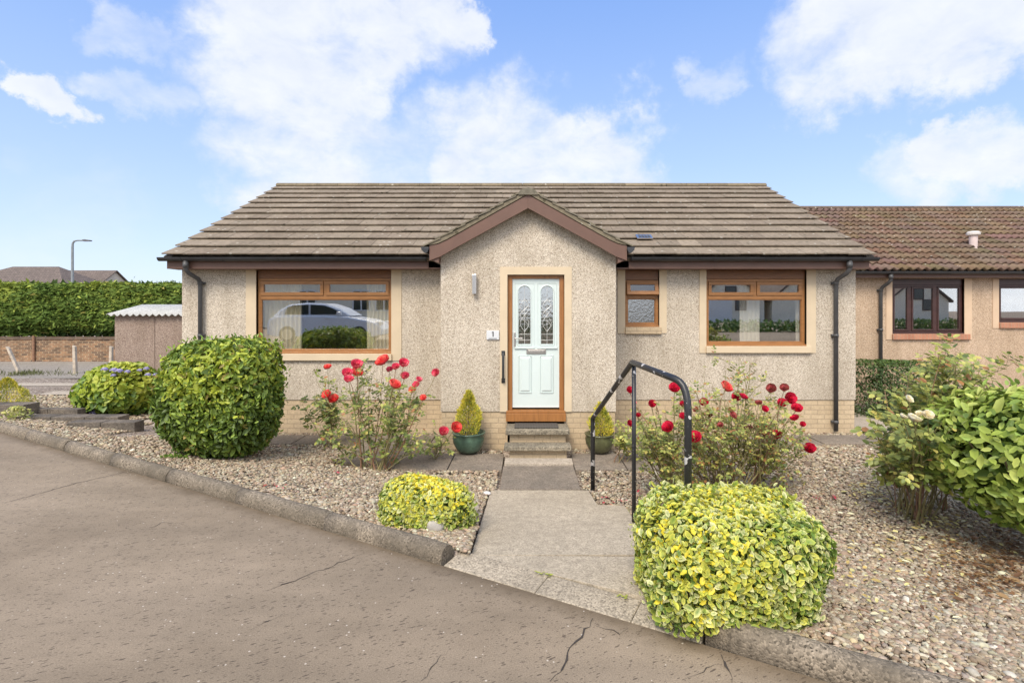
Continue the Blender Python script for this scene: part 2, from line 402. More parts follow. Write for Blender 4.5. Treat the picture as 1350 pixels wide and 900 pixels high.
def nz(P, s, seed=0, octs=3):
    """cheap smooth numpy noise in about -1..1"""
    r = np.random.default_rng(seed); out = np.zeros(len(P)); amp = 1; tot = 0
    for o in range(octs):
        for k in range(5):
            d = r.normal(size=3); d /= np.linalg.norm(d)
            out += amp*np.sin(P@d*s*(.7+.6*r.random())+r.random()*6.28)/2.2
        tot += amp; amp *= .5; s *= 2.1
    return out/tot

# ------------------------------------------------------------------ terrain
KA, KB = 3.40, -.57
def kd(x, y): return (y-KA-KB*x)/1.151         # distance behind the kerb line
def kpt(x, d=0):                                # point at distance d behind kerb line at foot x
    n = (-KB/1.151, 1/1.151)
    return (x+n[0]*d, KA+KB*x+n[1]*d)
def sstep(t): t = np.clip(t, 0, 1); return t*t*(3-2*t)
def gz(x, y):
    x = np.asarray(x, float); y = np.asarray(y, float)
    d = kd(x, y)
    h = .245*(1-sstep((d-.05)/2.3))
    return h
def roadz(x, y): return .2+.0*np.asarray(x)+np.where(np.asarray(y) < .5, np.minimum(.7, .16*(.5-np.asarray(y))), 0)

def sheet(name, xs, ys, zf, mat, kind='structure', mask=None):
    X, Y = np.meshgrid(xs, ys); Z = zf(X, Y)
    V = np.stack([X.ravel(), Y.ravel(), Z.ravel()], 1); nx = len(xs)
    i, j = np.meshgrid(np.arange(len(xs)-1), np.arange(len(ys)-1)); a = (j*nx+i).ravel()
    Fq = np.stack([a, a+1, a+nx+1, a+nx], 1)
    if mask is not None:
        c = V[Fq].mean(1); Fq = Fq[mask(c[:,0], c[:,1])]
    o = np_build(name, V, Fq, mat, None, None, True); o['kind'] = kind; return o
def gspace(a, b, c, d, n1, n2, n3):
    return np.concatenate([-np.geomspace(-a, -b, n1)[:-1] if a < 0 else np.linspace(a, b, n1)[:-1], np.linspace(b, c, n2), np.geomspace(c, d, n3)[1:]])
def ground_z(X, Y):
    d = kd(X, Y)
    g = gz(X, Y)-.012
    rz = roadz(X, Y)-.09
    ramp_ = (X > -.5) & (X < 1.1) & (Y < 5.95) & (d > -.1)
    g = np.where(d < .13, g-.10, g); g = np.where(ramp_, g-.16, g)
    g = np.where((X > -2.5) & (X < 2.8) & (Y > 5.9) & (Y < 7.5), g-.03, g)
    return np.where(d > -.1, g, rz)
sheet('ground', gspace(-400, -11, 11, 400, 22, 221, 22), np.concatenate([-np.geomspace(300, 4, 20), np.linspace(-3.9, 12, 160), np.geomspace(12.2, 400, 25)]), ground_z, bed_m)

# road sheet: everything in front of the kerb line
def road():
    xs = np.concatenate([np.linspace(-70, -11, 30)[:-1], np.linspace(-11, 6, 120), np.linspace(6, 40, 20)[1:]])
    V = []; Fq = []
    ds = np.concatenate([[-.0], np.linspace(-.3, -6, 30), np.linspace(-7, -60, 12)])
    for d in ds:
        for x in xs:
            p = kpt(x, d); V.append((p[0], p[1], float(roadz(*p))))
    n = len(xs)
    for j in range(len(ds)-1):
        for i in range(n-1): Fq.append((j*n+i, (j+1)*n+i, (j+1)*n+i+1, j*n+i+1))
    o = np_build('road', V, Fq, road_m, None, None, True); o['kind'] = 'structure'; return o
ROAD = road()
# cracks in the road: thin jagged strips (parts of the road)
def crack(pts, w=.012, seed=1, name='crack'):
    r = random.Random(seed); P = []
    for a, b in zip(pts[:-1], pts[1:]):
        n = max(3, int(math.dist(a, b)/.035))
        for i in range(n):
            t = i/n; P.append((a[0]+(b[0]-a[0])*t+r.uniform(-.012,.012), a[1]+(b[1]-a[1])*t+r.uniform(-.014,.014)))
    P.append(pts[-1]); V = []; Fq = []
    for i, p in enumerate(P):
        q = P[min(i+1, len(P)-1)]; o = P[max(i-1, 0)]; t = Vector((q[0]-o[0], q[1]-o[1])).normalized()
        ww = w*(.35+.9*r.random())*(1 if 2 < i < len(P)-3 else .3)
        z = float(roadz(*p))+.003
        V += [(p[0]-t.y*ww/2, p[1]+t.x*ww/2, z), (p[0]+t.y*ww/2, p[1]-t.x*ww/2, z)]
    Fq = [(2*i, 2*i+1, 2*i+3, 2*i+2) for i in range(len(P)-1)]
    return np_build(name, V, Fq, crack_m, ROAD)
crack_m = m_simple('crack_dirt', (.045,.036,.03), .95, .3, 30)
def rp(px, py):
    Y = 1.8*F/(py-HY); return (PX(px, Y), Y)
for k, (pl, w) in enumerate([
    ([(783,815),(770,835),(752,850),(742,880),(725,898)], .011),
    ([(783,822),(815,835),(828,828)], .006),
    ([(352,779),(395,762),(440,745),(480,729)], .008),
    ([(0,665),(60,648),(100,637),(178,619)], .008),
    ([(965,898),(958,872),(950,862)], .012), ([(905,898),(930,880),(952,876)], .007),
    ([(190,700),(215,688),(232,690)], .005), ([(330,830),(352,818),(380,810)], .006), ([(555,898),(580,868),(590,858)], .006)]):
    crack([rp(*q) for q in pl], w, k+3)

# garden kerb: bull nosed concrete lengths, dropped across the ramp
def kerb(xa, xb, name, L_=1.25, top=.12, r_=.085, seed=0, wid=.15):
    mb = MB(); rr = random.Random(seed)
    n = max(1, round(abs(xb-xa)*1.151/L_)); step = (xb-xa)/n
    for i in range(n):
        a = xa+step*i+.001; b = xa+step*(i+1)-.001
        j = rr.uniform(-.004, .004); tz = rr.uniform(-.004, .004)
        prof = [(.0+j, -.1), (wid+j, -.1)]
        for k in range(9):
            t = math.pi*k/8; prof.append((wid/2+j+math.cos(t)*wid/2, top-r_+tz+math.sin(t)*r_))
        m = 7; rings = []
        for q in range(m):
            x = a+(b-a)*q/(m-1); ring = []
            for d, z in prof:
                p = kpt(x, d)
                e = .995 if q in (0, m-1) else 1
                w = mnoise.noise(Vector((p[0]*7, p[1]*7, z*9)))*.008
                ring.append((p[0], p[1], .2+z*e+w))
            rings.append(ring)
        k = len(prof); vs = [p for ring in rings for p in ring]
        fs = [(u*k+w, u*k+(w+1) % k, (u+1)*k+(w+1) % k, (u+1)*k+w) for u in range(m-1) for w in range(k)]
        fs += [tuple(range(k-1, -1, -1)), tuple((m-1)*k+w for w in range(k))]
        mb.add(vs, fs)
    o = mb.build(name, kerb_m, None); o['kind'] = 'structure'
    for p in o.data.polygons: p.use_smooth = len(p.vertices) == 4
    return o
kerb(-15.4, -.60, 'kerb', seed=1)
kerb(.96, 6.4, 'kerb', seed=2, r_=.08, top=.13)
def dropped():
    mb = MB(); xs = [-.585, .05, .60, .945]; rr = random.Random(4)
    for a, b in zip(xs[:-1], xs[1:]):
        c = [kpt(a+.0015, .0), kpt(b-.0015, .0), kpt(b-.0015, .212), kpt(a+.0015, .212)]
        j = rr.uniform(-.004, .004)
        mb.prismz(c, .1, lambda x, y: .206+j+.12*max(0, kd(x, y)))
    o = mb.build('dropped_kerb', m_concrete('dropped_kerb_concrete', (.38,.32,.24), .5, 100, .45, (.21,.175,.13), .6), None, bevel=.008); o['kind'] = 'structure'; return o
dropped()

# ------------------------------------------------------------------ paths
def rampz(x, y): return np.interp(y, [3.0, 3.87, 5.8], [.262, .205, .02])
mb = MB()
c0 = kpt(-.58, .215); 
kl = lambda x: KA+KB*x+.225*1.151
mb.prismz([(-.405, 3.885), (-.41, kl(-.41)), (-.40, kl(-.40)+.001), (.82, kl(.82)), (1.02, 3.86)], -.05, lambda x, y: float(rampz(x, y)))
mb.prismz([(-.405, 3.893), (1.02, 3.90), (.965, 4.69), (.965, 5.22), (.70, 5.26), (.68, 5.83), (-.39, 5.83)], -.05, lambda x, y: float(rampz(x, y)))
o = mb.build('ramp', conc_ramp, None, bevel=.005); o['kind'] = 'structure'
# slab path from the ramp to the steps, and round the house
def slabs(name, rects, mat, zt=.03, gap=.006, seed=0):
    mb = MB(); rr = random.Random(seed)
    for (x0, x1, y0, y1) in rects:
        t = [rr.uniform(-.004, .004) for _ in range(2)]
        mb.prismz([(x0+gap, y0+gap), (x1-gap, y0+gap), (x1-gap, y1-gap), (x0+gap, y1-gap)], -.06,
                  lambda x, y, t=t, xc=(x0+x1)/2: zt+t[0]+t[1]*(x-xc))
    o = mb.build(name, mat, None, bevel=.004); o['kind'] = 'structure'; return o
rects = [(-.30, .60, 5.84, 6.72)]
xs = [-2.42, -1.66, -.98, -.30]
for a, b in zip(xs[:-1], xs[1:]): rects += [(a, b, 6.55, 7.3)]
for a, b in zip([.60, 1.25, 1.95], [1.25, 1.95, 2.7]): rects += [(a, b, 6.55, 7.3)]
for a, b in zip([-2.42], [-1.66]): rects += [(a, b, 7.3, 7.8)]
rects += [(1.95, 2.7, 7.3, 7.8)]
for a in np.arange(-5.5, -1.3, .68): rects.append((a, a+.68, 7.8, 8.36))
for a in np.arange(1.5, 6.2, .72): rects.append((a, a+.72, 7.8, 8.36))
slabs('path', rects, conc_dark, .028, .006, 3)
slabs('path', [(-.285, .60, 6.73, 7.0)], conc_pale, .05, .004, 4)
slabs('side_path', [(-6.1, -5.62, 7.5, 8.2), (-6.5, -5.62, 8.21, 9.2), (-6.8, -5.62, 9.21, 10.6), (-6.9, -5.62, 10.61, 12.0)], conc_pale, .03, .005, 5)
slabs('side_path', [(5.5, 6.3, 8.4, 9.4), (5.5, 6.3, 9.41, 10.4)], conc_pale, .03, .005, 6)

# far parking area and lane
def rect_sheet(name, x0, x1, y0, y1, z, mat):
    xs = np.linspace(x0, x1, 8); ys = np.linspace(y0, y1, 6)
    return sheet(name, xs, ys, lambda X, Y: X*0+z, mat)
rect_sheet('far_road', -60, -6.5, 15.4, 20.4, .012, far_m)
rect_sheet('pavement', -60, -8.2, 12.4, 12.95, .018, conc_pale)
rect_sheet('pavement', -60, -8.6, 13.8, 14.35, .018, conc_pale)

# ------------------------------------------------------------------ gravel (geometry, one object)
def ico(sub):
    import bmesh
    bm = bmesh.new(); bmesh.ops.create_icosphere(bm, subdivisions=sub, radius=1)
    V = np.array([v.co[:] for v in bm.verts]); Fi = np.array([[v.index for v in f.verts] for f in bm.faces]); bm.free(); return V, Fi
ICO1, ICO2 = ico(1), ico(2)
PALETTE = np.array([(.40,.32,.255),(.34,.26,.20),(.44,.37,.31),(.27,.20,.16),(.38,.27,.215),(.50,.44,.37),(.58,.53,.46),(.31,.26,.22),(.21,.16,.13),(.46,.36,.26),(.36,.31,.27),(.66,.62,.56)])
PALETTE = PALETTE*np.array((.93,.92,.79))
PW = np.array([.16,.14,.14,.09,.10,.09,.035,.08,.05,.06,.05,.012]); PW = PW/PW.sum()
EXCL = [(-5.6, 5.35, 8.55, 16.5), (-1.27, 1.32, 7.55, 9), (-.34, .64, 5.78, 7.6), (-2.4, 2.68, 6.57, 7.28), (-5.7, 6.2, 7.82, 8.34), (-2.4, -1.68, 7.2, 7.85), (1.97, 2.68, 7.2, 7.85),
        (-6.05, -5.62, 7.55, 8.2), (-6.45, -5.62, 8.2, 9.2), (-6.8, -5.62, 9.2, 12)]
def gravel_region(x0, x1, y0, y1, sp, size, ic, seed, vis=None, dmin=.17):
    r = np.random.default_rng(seed)
    n = int((x1-x0)*(y1-y0)/sp**2); x = r.uniform(x0, x1, n); y = r.uniform(y0, y1, n)
    keep = kd(x, y) > dmin
    for a, b, c, d in EXCL: keep &= ~((x > a) & (x < b) & (y > c) & (y < d))
    inr = (x > -.41) & (x < np.interp(y, [3, 5.2, 5.25, 5.8], [.99, .98, .70, .70])) & (y < 5.82)
    keep &= ~inr
    xp = x/y*F+CX; yp = HY+(CZ-gz(x, y))*F/y
    keep &= (xp > -90) & (xp < 1440) & (yp < 1010)
    if vis is not None: keep &= vis(x, y)
    x = x[keep]; y = y[keep]; n = len(x)
    V0, F0 = ic; k = len(V0)
    s = size*np.exp(r.normal(0, .30, n))
    ax = np.stack([s*r.uniform(.9, 1.35, n), s*r.uniform(.65, .95, n), s*r.uniform(.38, .62, n)], 1)
    P = V0[None]*(1+r.uniform(-.17, .17, (n, k, 1)))*ax[:, None, :]
    # random tilt and yaw
    th = r.uniform(0, 6.28, n); tx = r.normal(0, .35, n); c, s_ = np.cos(tx)[:, None], np.sin(tx)[:, None]
    y1_, z1_ = P[:,:,1]*c-P[:,:,2]*s_, P[:,:,1]*s_+P[:,:,2]*c
    c, s_ = np.cos(th)[:, None], np.sin(th)[:, None]
    X = P[:,:,0]*c-y1_*s_; Yy = P[:,:,0]*s_+y1_*c
    z0 = gz(x, y)+r.uniform(-.25, .85, n)*size
    V = np.stack([X+x[:,None], Yy+y[:,None], z1_+z0[:,None]], 2).reshape(-1, 3)
    Fq = (F0[None]+(np.arange(n)*k)[:, None, None]).reshape(-1, 3)
    ci = r.choice(len(PALETTE), n, p=PW); col = PALETTE[ci]*r.uniform(.72, 1.18, (n, 1))*r.uniform(.95, 1.05, (n, 3))
    return V, Fq, np.repeat(col, k, 0)
def gravel():
    parts = [gravel_region(-.9, 5.2, 2.2, 4.6, .0165, .0132, ICO2, 1),
             gravel_region(-3.8, -.3, 3.7, 5.0, .0185, .0138, ICO2, 12),
             gravel_region(-4.2, 6.4, 4.6, 6.4, .0205, .0148, ICO1, 2, lambda x, y: ~((x < -.3) & (y < 5.0))),
             gravel_region(-10.5, 9.5, 6.4, 9.2, .0275, .0185, ICO1, 3, lambda x, y: (kd(x, y) < 99)),
             gravel_region(-10.5, -4.2, 4.6, 6.4, .026, .018, ICO1, 4),
             gravel_region(-15, -6.9, 9.2, 12.3, .045, .028, ICO1, 5)]
    V = []; Fq = []; C = []; b = 0
    for v, f, c in parts: V.append(v); Fq.append(f+b); C.append(c); b += len(v)
    V = np.concatenate(V); Fq = np.concatenate(Fq); C = np.concatenate(C)
    # leaf litter and damp areas tint under the shrubs at the right (brown fallen leaves)
    o = np_build('gravel', V, Fq, gravel_m, None, C, True); o['kind'] = 'stuff'
    o['label'] = 'mixed tan and pinkish garden gravel filling the beds'
    return o
gravel()

# ------------------------------------------------------------------ bungalow
YM, YP = 8.6, 7.6                       # main wall plane, porch wall plane
XL, XR = PX(240, YM), PX(1128, YM)
PXL, PXR = PX(581, YP), PX(812, YP)
ZE = 2.64; ZPL = .54
B = root('bungalow', (-.1, 8.6, 0), 'pebbledashed bungalow with gabled entrance porch, brown fascias and grey tiled roof', 'bungalow')
lw = (PX(338, YM), PX(516, YM), PZ(466, YM), ZE)
sw = (PX(824, YM), PX(869, YM), PZ(431, YM), ZE)
rw = (PX(931, YM), PX(1063, YM), PZ(456, YM), ZE)
mb = MB()
wall_open(mb, XL, XR, ZPL, ZE, YM, YM+.28, [lw, sw, rw, (PXL+.3, PXR-.3, .3, 2.5)])
mb.box(XL, XL+.28, YM+.283, 15.9, ZPL, ZE); mb.box(XR-.28, XR, YM+.283, 15.9, ZPL, ZE); mb.box(XL, XR, 15.9, 16.18, ZPL, ZE)
yr = 12.0; zr = 4.80
for x in (XL, XR-.28): mb.prismx([(YM-.0, ZE+.002), (16.18, ZE+.002), (16.18, ZE+.12), (yr+.2, zr-.12), (yr-.2, zr-.12), (YM, ZE+.12)], x, x+.28)
mb.build('pebbledash_wall', dash_main, B)
# porch: walls with gable
door = (PX(669, YP), PX(744, YP), .40, PZ(362, YP))
apex = (PX(696, YP), PZ(270, YP)); 
ev = PZ(338, YP)
mb = MB()
wall_open(mb, PXL, PXR, ZPL, ev, YP, YP+.26, [(door[0], door[1], ZPL, door[3])])
mb.prism([(PXL, ev+.0005), (PXR, ev+.0005), (apex[0], apex[1]+.02)], YP, YP+.26)
mb.box(PXL, PXL+.26, YP+.263, YM-.003, ZPL, ev); mb.box(PXR-.26, PXR, YP+.263, YM-.003, ZPL, ev)
mb.build('porch_wall', dash_main, B)
mb = MB()
mb.box(XL+.012, PXL-.002, YM+.014, YM+.26, -.1, ZPL); mb.box(PXR+.002, XR-.012, YM+.014, YM+.26, -.1, ZPL)
mb.box(XL+.012, XL+.26, YM+.262, 16.1, -.1, ZPL); mb.box(XR-.26, XR-.012, YM+.262, 16.1, -.1, ZPL)
mb.box(PXL+.012, door[0], YP+.014, YP+.24, -.1, ZPL); mb.box(door[1], PXR-.012, YP+.014, YP+.24, -.1, ZPL)
mb.box(PXL+.012, PXL+.24, YP+.242, YM+.012, -.1, ZPL); mb.box(PXR-.24, PXR-.012, YP+.242, YM+.012, -.1, ZPL)
mb.build('brick_plinth', buff_brick, B)
# indoor shell
mb = MB(); mb.box(XL+.3, XR-.3, YM+.285, 15.85, .35, .38); mb.box(PXL+.3, PXR-.3, YP+.27, YM+.28, .34, .37); mb.build('indoor_floor', carpet, B)
mb = MB(); mb.box(XL+.3, XR-.3, YM+.285, 15.85, 2.60, 2.635)
for x in (-1.35, 1.35): mb.box(x, x+.1, YM+.285, 12.6, .385, 2.595)
mb.box(XL+.3, XR-.3, 12.6, 12.7, .385, 2.595); mb.box(2.45, 2.55, YM+.285, 12.59, .385, 2.595)
mb.box(-1.24, -1.14, YP+.27, 12.5, .385, 2.595)
mb.build('indoor_wall', plaster, B)

# window surrounds (smooth cream bands)
def surround(o, l, r, h, Y, mat, name='window_surround', top=0, z1=None, sub=None):
    """one smooth rendered band round an opening (a single U or arch shaped mesh)"""
    z0 = o[2]-h if z1 is None else z1; a, b = o[0]-l, o[1]+r; y0, y1 = Y-.012, Y+.05
    mb = MB()
    if top: P_ = [(a, z0), (o[0], z0), (o[0], o[3]), (o[1], o[3]), (o[1], z0), (b, z0), (b, o[3]+top), (a, o[3]+top)]
    else: P_ = [(a, z0), (b, z0), (b, o[3]), (o[1], o[3]), (o[1], z0+.008), (o[0], z0+.008), (o[0], o[3]), (a, o[3])]
    mb.prism(P_, y0, y1); return mb.build(name, mat, B if sub is None else sub)
surround(lw, .165, .165, .113, YM, cream); surround(sw, .12, .12, .10, YM, cream); surround(rw, .11, .15, .113, YM, cream)
surround(door, .105, .105, 0, YP, cream, 'door_surround', .11, ZPL)

def window(x0, x1, z0, z1, Y, lights, fm, pane_m, board_h, board_m, parent, tilt=None, sillx=None, sill_m=cream, silly=.05, sill_h=.11, lower_h=None):
    """one window: outer frame > board, casements, panes, sill"""
    yf = Y+.045; yb = yf+.07
    zt = z1-board_h
    f = MB(); recess_frame(f, x0+.002, x1-.002, z0, zt, .045, yf, yb, .06, .04)
    if lights['kind'] == 'top':
        tz = lights['tz']; f.box(x0+.047, x1-.047, yf, yb, tz-.03, tz+.03)
        xm = lights['xm']
        if xm: f.box(xm-.022, xm+.022, yf, yb, tz+.03, zt-.04)
    else:
        for xm in lights['xm']: f.box(xm-.03, xm+.03, yf, yb, z0+.06, zt-.04)
    # timber cill nose
    f.box(x0-.0, x1+.0, yf-.045, yf-.001, z0+.0, z0+.028)
    fo = f.build('window', fm, parent, bevel=.004)
    b = MB(); b.box(x0+.002, x1-.002, yf-.008, yb, zt+.002, z1-.002); b.build('head_board', board_m, fo, bevel=.003)
    if lights['kind'] == 'top':
        xm = lights['xm']; spans = [(x0+.047, (xm-.022) if xm else x1-.047)]+([(xm+.022, x1-.047)] if xm else [])
        for i, (a, c) in enumerate(spans):
            if tilt:
                s = MB(); recess_frame(s, a-.02, c+.035, tz+.02, zt-.02, .06, yf-.03, yf+.02)
                so = s.build('casement', fm, fo, bevel=.004)
                p = MB(); p.box(a+.03, c-.02, yf-.01, yf-.004, tz+.075, zt-.075); po = p.build('pane', glass_low, fo)
                for ob in (so, po):   # top-hung sash pushed open: turn about its top edge
                    piv = Vector((0, yf, zt-.02))-W0[fo.name]
                    M = Matrix.Translation(piv)@Matrix.Rotation(R(-16), 4, 'X')@Matrix.Translation(-piv)
                    ob.data.transform(M)
                d = MB(); d.box(a, c, yf+.05, yf+.056, tz+.03, zt-.04)
            else:
                s = MB(); recess_frame(s, a+.003, c-.003, tz+.033, zt-.043, .052, yf-.014, yf+.03); s.build('casement', fm, fo, bevel=.004)
                p = MB(); p.box(a+.04, c-.04, yf+.012, yf+.018, tz+.07, zt-.08); p.build('pane', pane_m, fo)
        p = MB(); p.box(x0+.03, x1-.03, yf+.03, yf+.036, z0+.04, tz-.01); p.build('pane', lights.get('low', pane_m), fo)
        g = MB(); recess_frame(g, x0+.047, x1-.047, z0+.06, tz-.03, .014, yf+.012, yf+.028); g.build('glazing_bead', fm, fo, bevel=.002)
    else:
        e = [x0+.045]+[q for xm in lights['xm'] for q in (xm-.03, xm+.03)]+[x1-.045]
        for a, c in zip(e[::2], e[1::2]):
            s = MB(); recess_frame(s, a+.003, c-.003, z0+.063, zt-.043, .035, yf-.012, yf+.03); s.build('casement', fm, fo, bevel=.004)
            p = MB(); p.box(a+.02, c-.02, yf+.012, yf+.018, z0+.08, zt-.06); p.build('pane', pane_m, fo)
    s = MB(); sx = sillx or (x0-.03, x1+.03)
    s.box(sx[0], sx[1], Y-silly, Y+.04, z0-sill_h, z0-.003); s.build('sill', sill_m, fo, bevel=.006)
    return fo
window(*lw, YM, dict(kind='top', tz=PZ(392, YM), xm=PX(427, YM)), oak, glass_m, .135, oak_dark, B, None, (lw[0]-.01, lw[1]+.012))
o = window(*sw, YM, dict(kind='top', tz=PZ(391, YM), xm=None, low=glass_obs), oak, glass_m, .16, oak_dark, B, True, (sw[0]-.0, sw[1]+.03), buff_brick)
o['label'] = 'small window with its top light pushed open and obscured lower pane'
window(*rw, YM, dict(kind='top', tz=PZ(392, YM), xm=PX(997, YM)), oak, glass_m, .145, oak_dark, B, None, (rw[0]-.01, rw[1]+.06), cream)

# ---- front door
dx0, dx1, dz1 = door[0], door[1], door[3]
mb = MB(); fw = .068
mb.box(dx0+.002, dx0+fw, YP+.05, YP+.15, .56, dz1-.002); mb.box(dx1-fw, dx1-.002, YP+.05, YP+.15, .56, dz1-.002)
mb.box(dx0+fw, dx1-fw, YP+.05, YP+.15, dz1-.055, dz1-.002); mb.box(dx0-.02, dx1+.02, YP-.03, YP+.15, .405, .52)
mb.box(dx0-.015, dx1+.015, YP-.015, YP+.15, .522, .558)
fr = mb.build('door_frame', oakv, B, bevel=.004)
lx0, lx1, lz0, lz1 = dx0+fw+.006, dx1-fw-.006, .60, dz1-.062
yd = YP+.075
ld = MB(); wv = .045
gx = [(PX(683.5, YP), PX(699.5, YP)), (PX(713.5, YP), PX(729.5, YP))]; gz0, gz1 = PZ(454, YP), PZ(377, YP)
cells_x = [(lx0, gx[0][0]-.0), (gx[0][1], gx[1][0]), (gx[1][1], lx1)]
for a, c in cells_x: ld.box(a, c, yd, yd+wv, lz0, lz1)
def arch_pts(a, c, z0, z1, n=12, g=0):
    r = (c-a)/2+g; xc = (a+c)/2; zc = z1-(c-a)/2
    pts = [(a-g, z0-g), (c+g, z0-g), (c+g, zc)]
    pts += [(xc+r*math.cos(math.pi*k/n), zc+r*math.sin(math.pi*k/n)) for k in range(1, n)]
    return pts+[(a-g, zc)]
for a, c in gx:
    ld.box(a, c, yd, yd+wv, lz0, gz0)
    # spandrel above the arch
    n = 12; r = (c-a)/2; xc = (a+c)/2; zc = gz1-r
    arc = [(xc+r*math.cos(math.pi*k/n), zc+r*math.sin(math.pi*k/n)) for k in range(n+1)]
    for p, q in zip(arc[:-1], arc[1:]):
        ld.prism([(q[0], q[1]), (p[0], p[1]), (p[0], lz1), (q[0], lz1)], yd, yd+wv)
leaf = ld.build('door', mint, B)
mb = MB()
for a, c in gx:     # mouldings round the arches and a square outer moulding
    for g, rr in ((.012, .009),):
        pts = arch_pts(a, c, gz0, gz1, 14, g); pts = pts+[pts[0]]
        mb.tube([(p[0], yd-.002, p[1]) for p in pts], rr, 6, False)
    A, C_, Z0, Z1 = a-.05, c+.05, gz0-.055, gz1+.045
    pts = [(A, Z0), (C_, Z0), (C_, Z1), (A, Z1), (A, Z0)]
    mb.tube([(p[0], yd+.0, p[1]) for p in pts], .007, 6, False)
    mb.box(A-.01, C_+.01, yd-.022, yd-.003, Z0-.008, Z0+.014)
mb.build('moulding', mint, leaf, smooth=False)
mb = MB()
for (p0, p1) in ((683.5, 701), (712, 730)):
    mb = MB()
    a, c = PX(p0, YP), PX(p1, YP); z0, z1 = PZ(519, YP), PZ(469, YP)
    # raised and fielded panel: groove ring then a pyramid-edged field
    o_ = [(a, z0), (c, z0), (c, z1), (a, z1)]; i1 = .014; i2 = .042
    ring = lambda d: [(a+d, z0+d), (c-d, z0+d), (c-d, z1-d), (a+d, z1-d)]
    ys = [(0, yd-.001), (.006, yd-.014), (i1, yd-.003), (i2, yd-.018)]
    vs = [(x, y, z) for d, y in ys for x, z in ring(d)]
    fs = [(k*4+j, k*4+(j+1) % 4, (k+1)*4+(j+1) % 4, (k+1)*4+j) for k in range(3) for j in range(4)]+[(12, 13, 14, 15)]
    mb.add(vs, fs); mb.build('panel', mint, leaf)
for a, c in gx:
    mb = MB(); mb.prism(arch_pts(a, c, gz0, gz1, 12, .004), yd+.02, yd+.026); mb.build('pane', glass_door, leaf)
    mb = MB(); xc = (a+c)/2; w = (c-a)/2; yy = yd+.017; H = gz1-gz0
    for z in (gz0+.07*H, gz0+.17*H, gz1-.25*H): mb.tube([(a, yy, z), (c, yy, z)], .0035, 5)
    mb.tube([(xc, yy, gz0), (xc, yy, gz1)], .0035, 5)
    for sgn in (-1, 1):
        for ph, zz0, zz1 in ((0, .22, .78), (.5, .30, .70)):
            mb.tube([(xc+sgn*w*.72*math.sin((t/14)*2*math.pi+ph*math.pi*sgn), yy-.001*sgn, gz0+H*(zz0+(zz1-zz0)*t/14)) for t in range(15)], .0035, 5)
    mb.build('leading', lead, leaf)
mb = MB(); mb.box(PX(694, YP), PX(720, YP), yd-.014, yd-.002, PZ(467, YP), PZ(460.5, YP)); mb.box(PX(696, YP), PX(718, YP), yd-.020, yd-.0145, PZ(465.6, YP), PZ(462, YP)); mb.build('letter_plate', chrome, leaf, bevel=.003)
mb = MB(); hx = PX(678.5, YP); mb.box(hx-.014, hx+.014, yd-.012, yd-.001, PZ(458.5, YP), PZ(438, YP))
mb.tube([(hx, yd-.01, PZ(446, YP)), (hx, yd-.05, PZ(446, YP)), (hx+.02, yd-.055, PZ(446, YP)), (hx+.115, yd-.055, PZ(446.3, YP))], .008, 8)
mb.build('door_handle', chrome, leaf, bevel=.003)
mb = MB(); recess_frame(mb, lx0-.005, lx1+.005, lz0-.012, lz1+.005, .006, yd-.006, yd-.001, .012); mb.build('white_seal', white_pl, leaf)

# porch trim: barge boards, verge tiles, eaves boxes
YB = 7.42
def bp(px, py): p = at(px, py, YB); return (p.x, p.z)
mb = MB()
left = [bp(566,343.5), bp(581,338), bp(600,327), bp(696,274.5), bp(696,256.5), bp(600,310.5), bp(588,317), bp(578,321.5), bp(566,324)]
mb.prism(left, YB, YB+.022)
mr = lambda x: 2*696-x+ .6
rgt = [bp(mr(566),343.5), bp(mr(566),324), bp(mr(578),321.5), bp(mr(588),317), bp(mr(600),310.5), bp(696.05,256.5), bp(696.05,274.5), bp(mr(600),327), bp(mr(581),338)]
mb.prism(rgt, YB, YB+.022)
mb.build('barge_board', fascia_m, B, bevel=.002)
# porch soffit returns
mb = MB()
for sgn, x0, x1 in ((-1, bp(567,0)[0], PXL-.001), (1, PXR+.001, bp(mr(567),0)[0])):
    z = bp(0, 342)[1]
    if sgn < 0: mb.prism([(x0, z-.0), (x1, z-.045), (x1, z+.12), (x0, z+.12)], YB+.023, YM-.02)
    else: mb.prism([(x0, z-.045), (x1, z), (x1, z+.12), (x0, z+.12)], YB+.023, YM-.02)
    mb.build('soffit', fascia_m, B); mb = MB()

# roof tiling, flat interlocking tiles laid in courses
GREY = [(.225,.180,.133), (.212,.168,.124), (.238,.192,.142), (.22,.177,.131)]
def tile_field(mb, O, U, Vd, nrm, width, length, courses, tw, th=.017, lift=.046, rr=None, cols=GREY, stagger=True, clip=None, moss=.05):
    O, U, Vd, nrm = map(Vector, (O, U, Vd, nrm)); g = length/courses
    for c in range(courses):
        x = -(tw*.5 if (stagger and c % 2) else 0)
        while x < width-1e-4:
            a = max(0, x)+.0022; b = min(width, x+tw)-.0022; x += tw
            if b-a < .03: continue
            if clip and not clip((a+b)/2, c): continue
            l = lift+rr.uniform(-.004, .004); dz = rr.uniform(-.006, .006)
            s0 = c*g-.01+dz; s1 = (c+1)*g+.05
            col = rr.choice(cols); k = rr.uniform(.93, 1.07); 
            if rr.random() < moss: k *= 1.15
            mb.cc = (col[0]*k, col[1]*k, col[2]*k)
            P = lambda u, v, n: O+U*u+Vd*v+nrm*n
            vs = [P(a,s0,l-.002), P(b,s0,l-.002), P(b,s1,.002), P(a,s1,.002), P(a,s0,l+th), P(b,s0,l+th), P(b,s1,th+.002), P(a,s1,th+.002)]
            mb.add(vs, [(0,3,2,1), (4,5,6,7), (0,1,5,4), (1,2,6,5), (2,3,7,6), (3,0,4,7)])
    mb.cc = None
rr = random.Random(5)
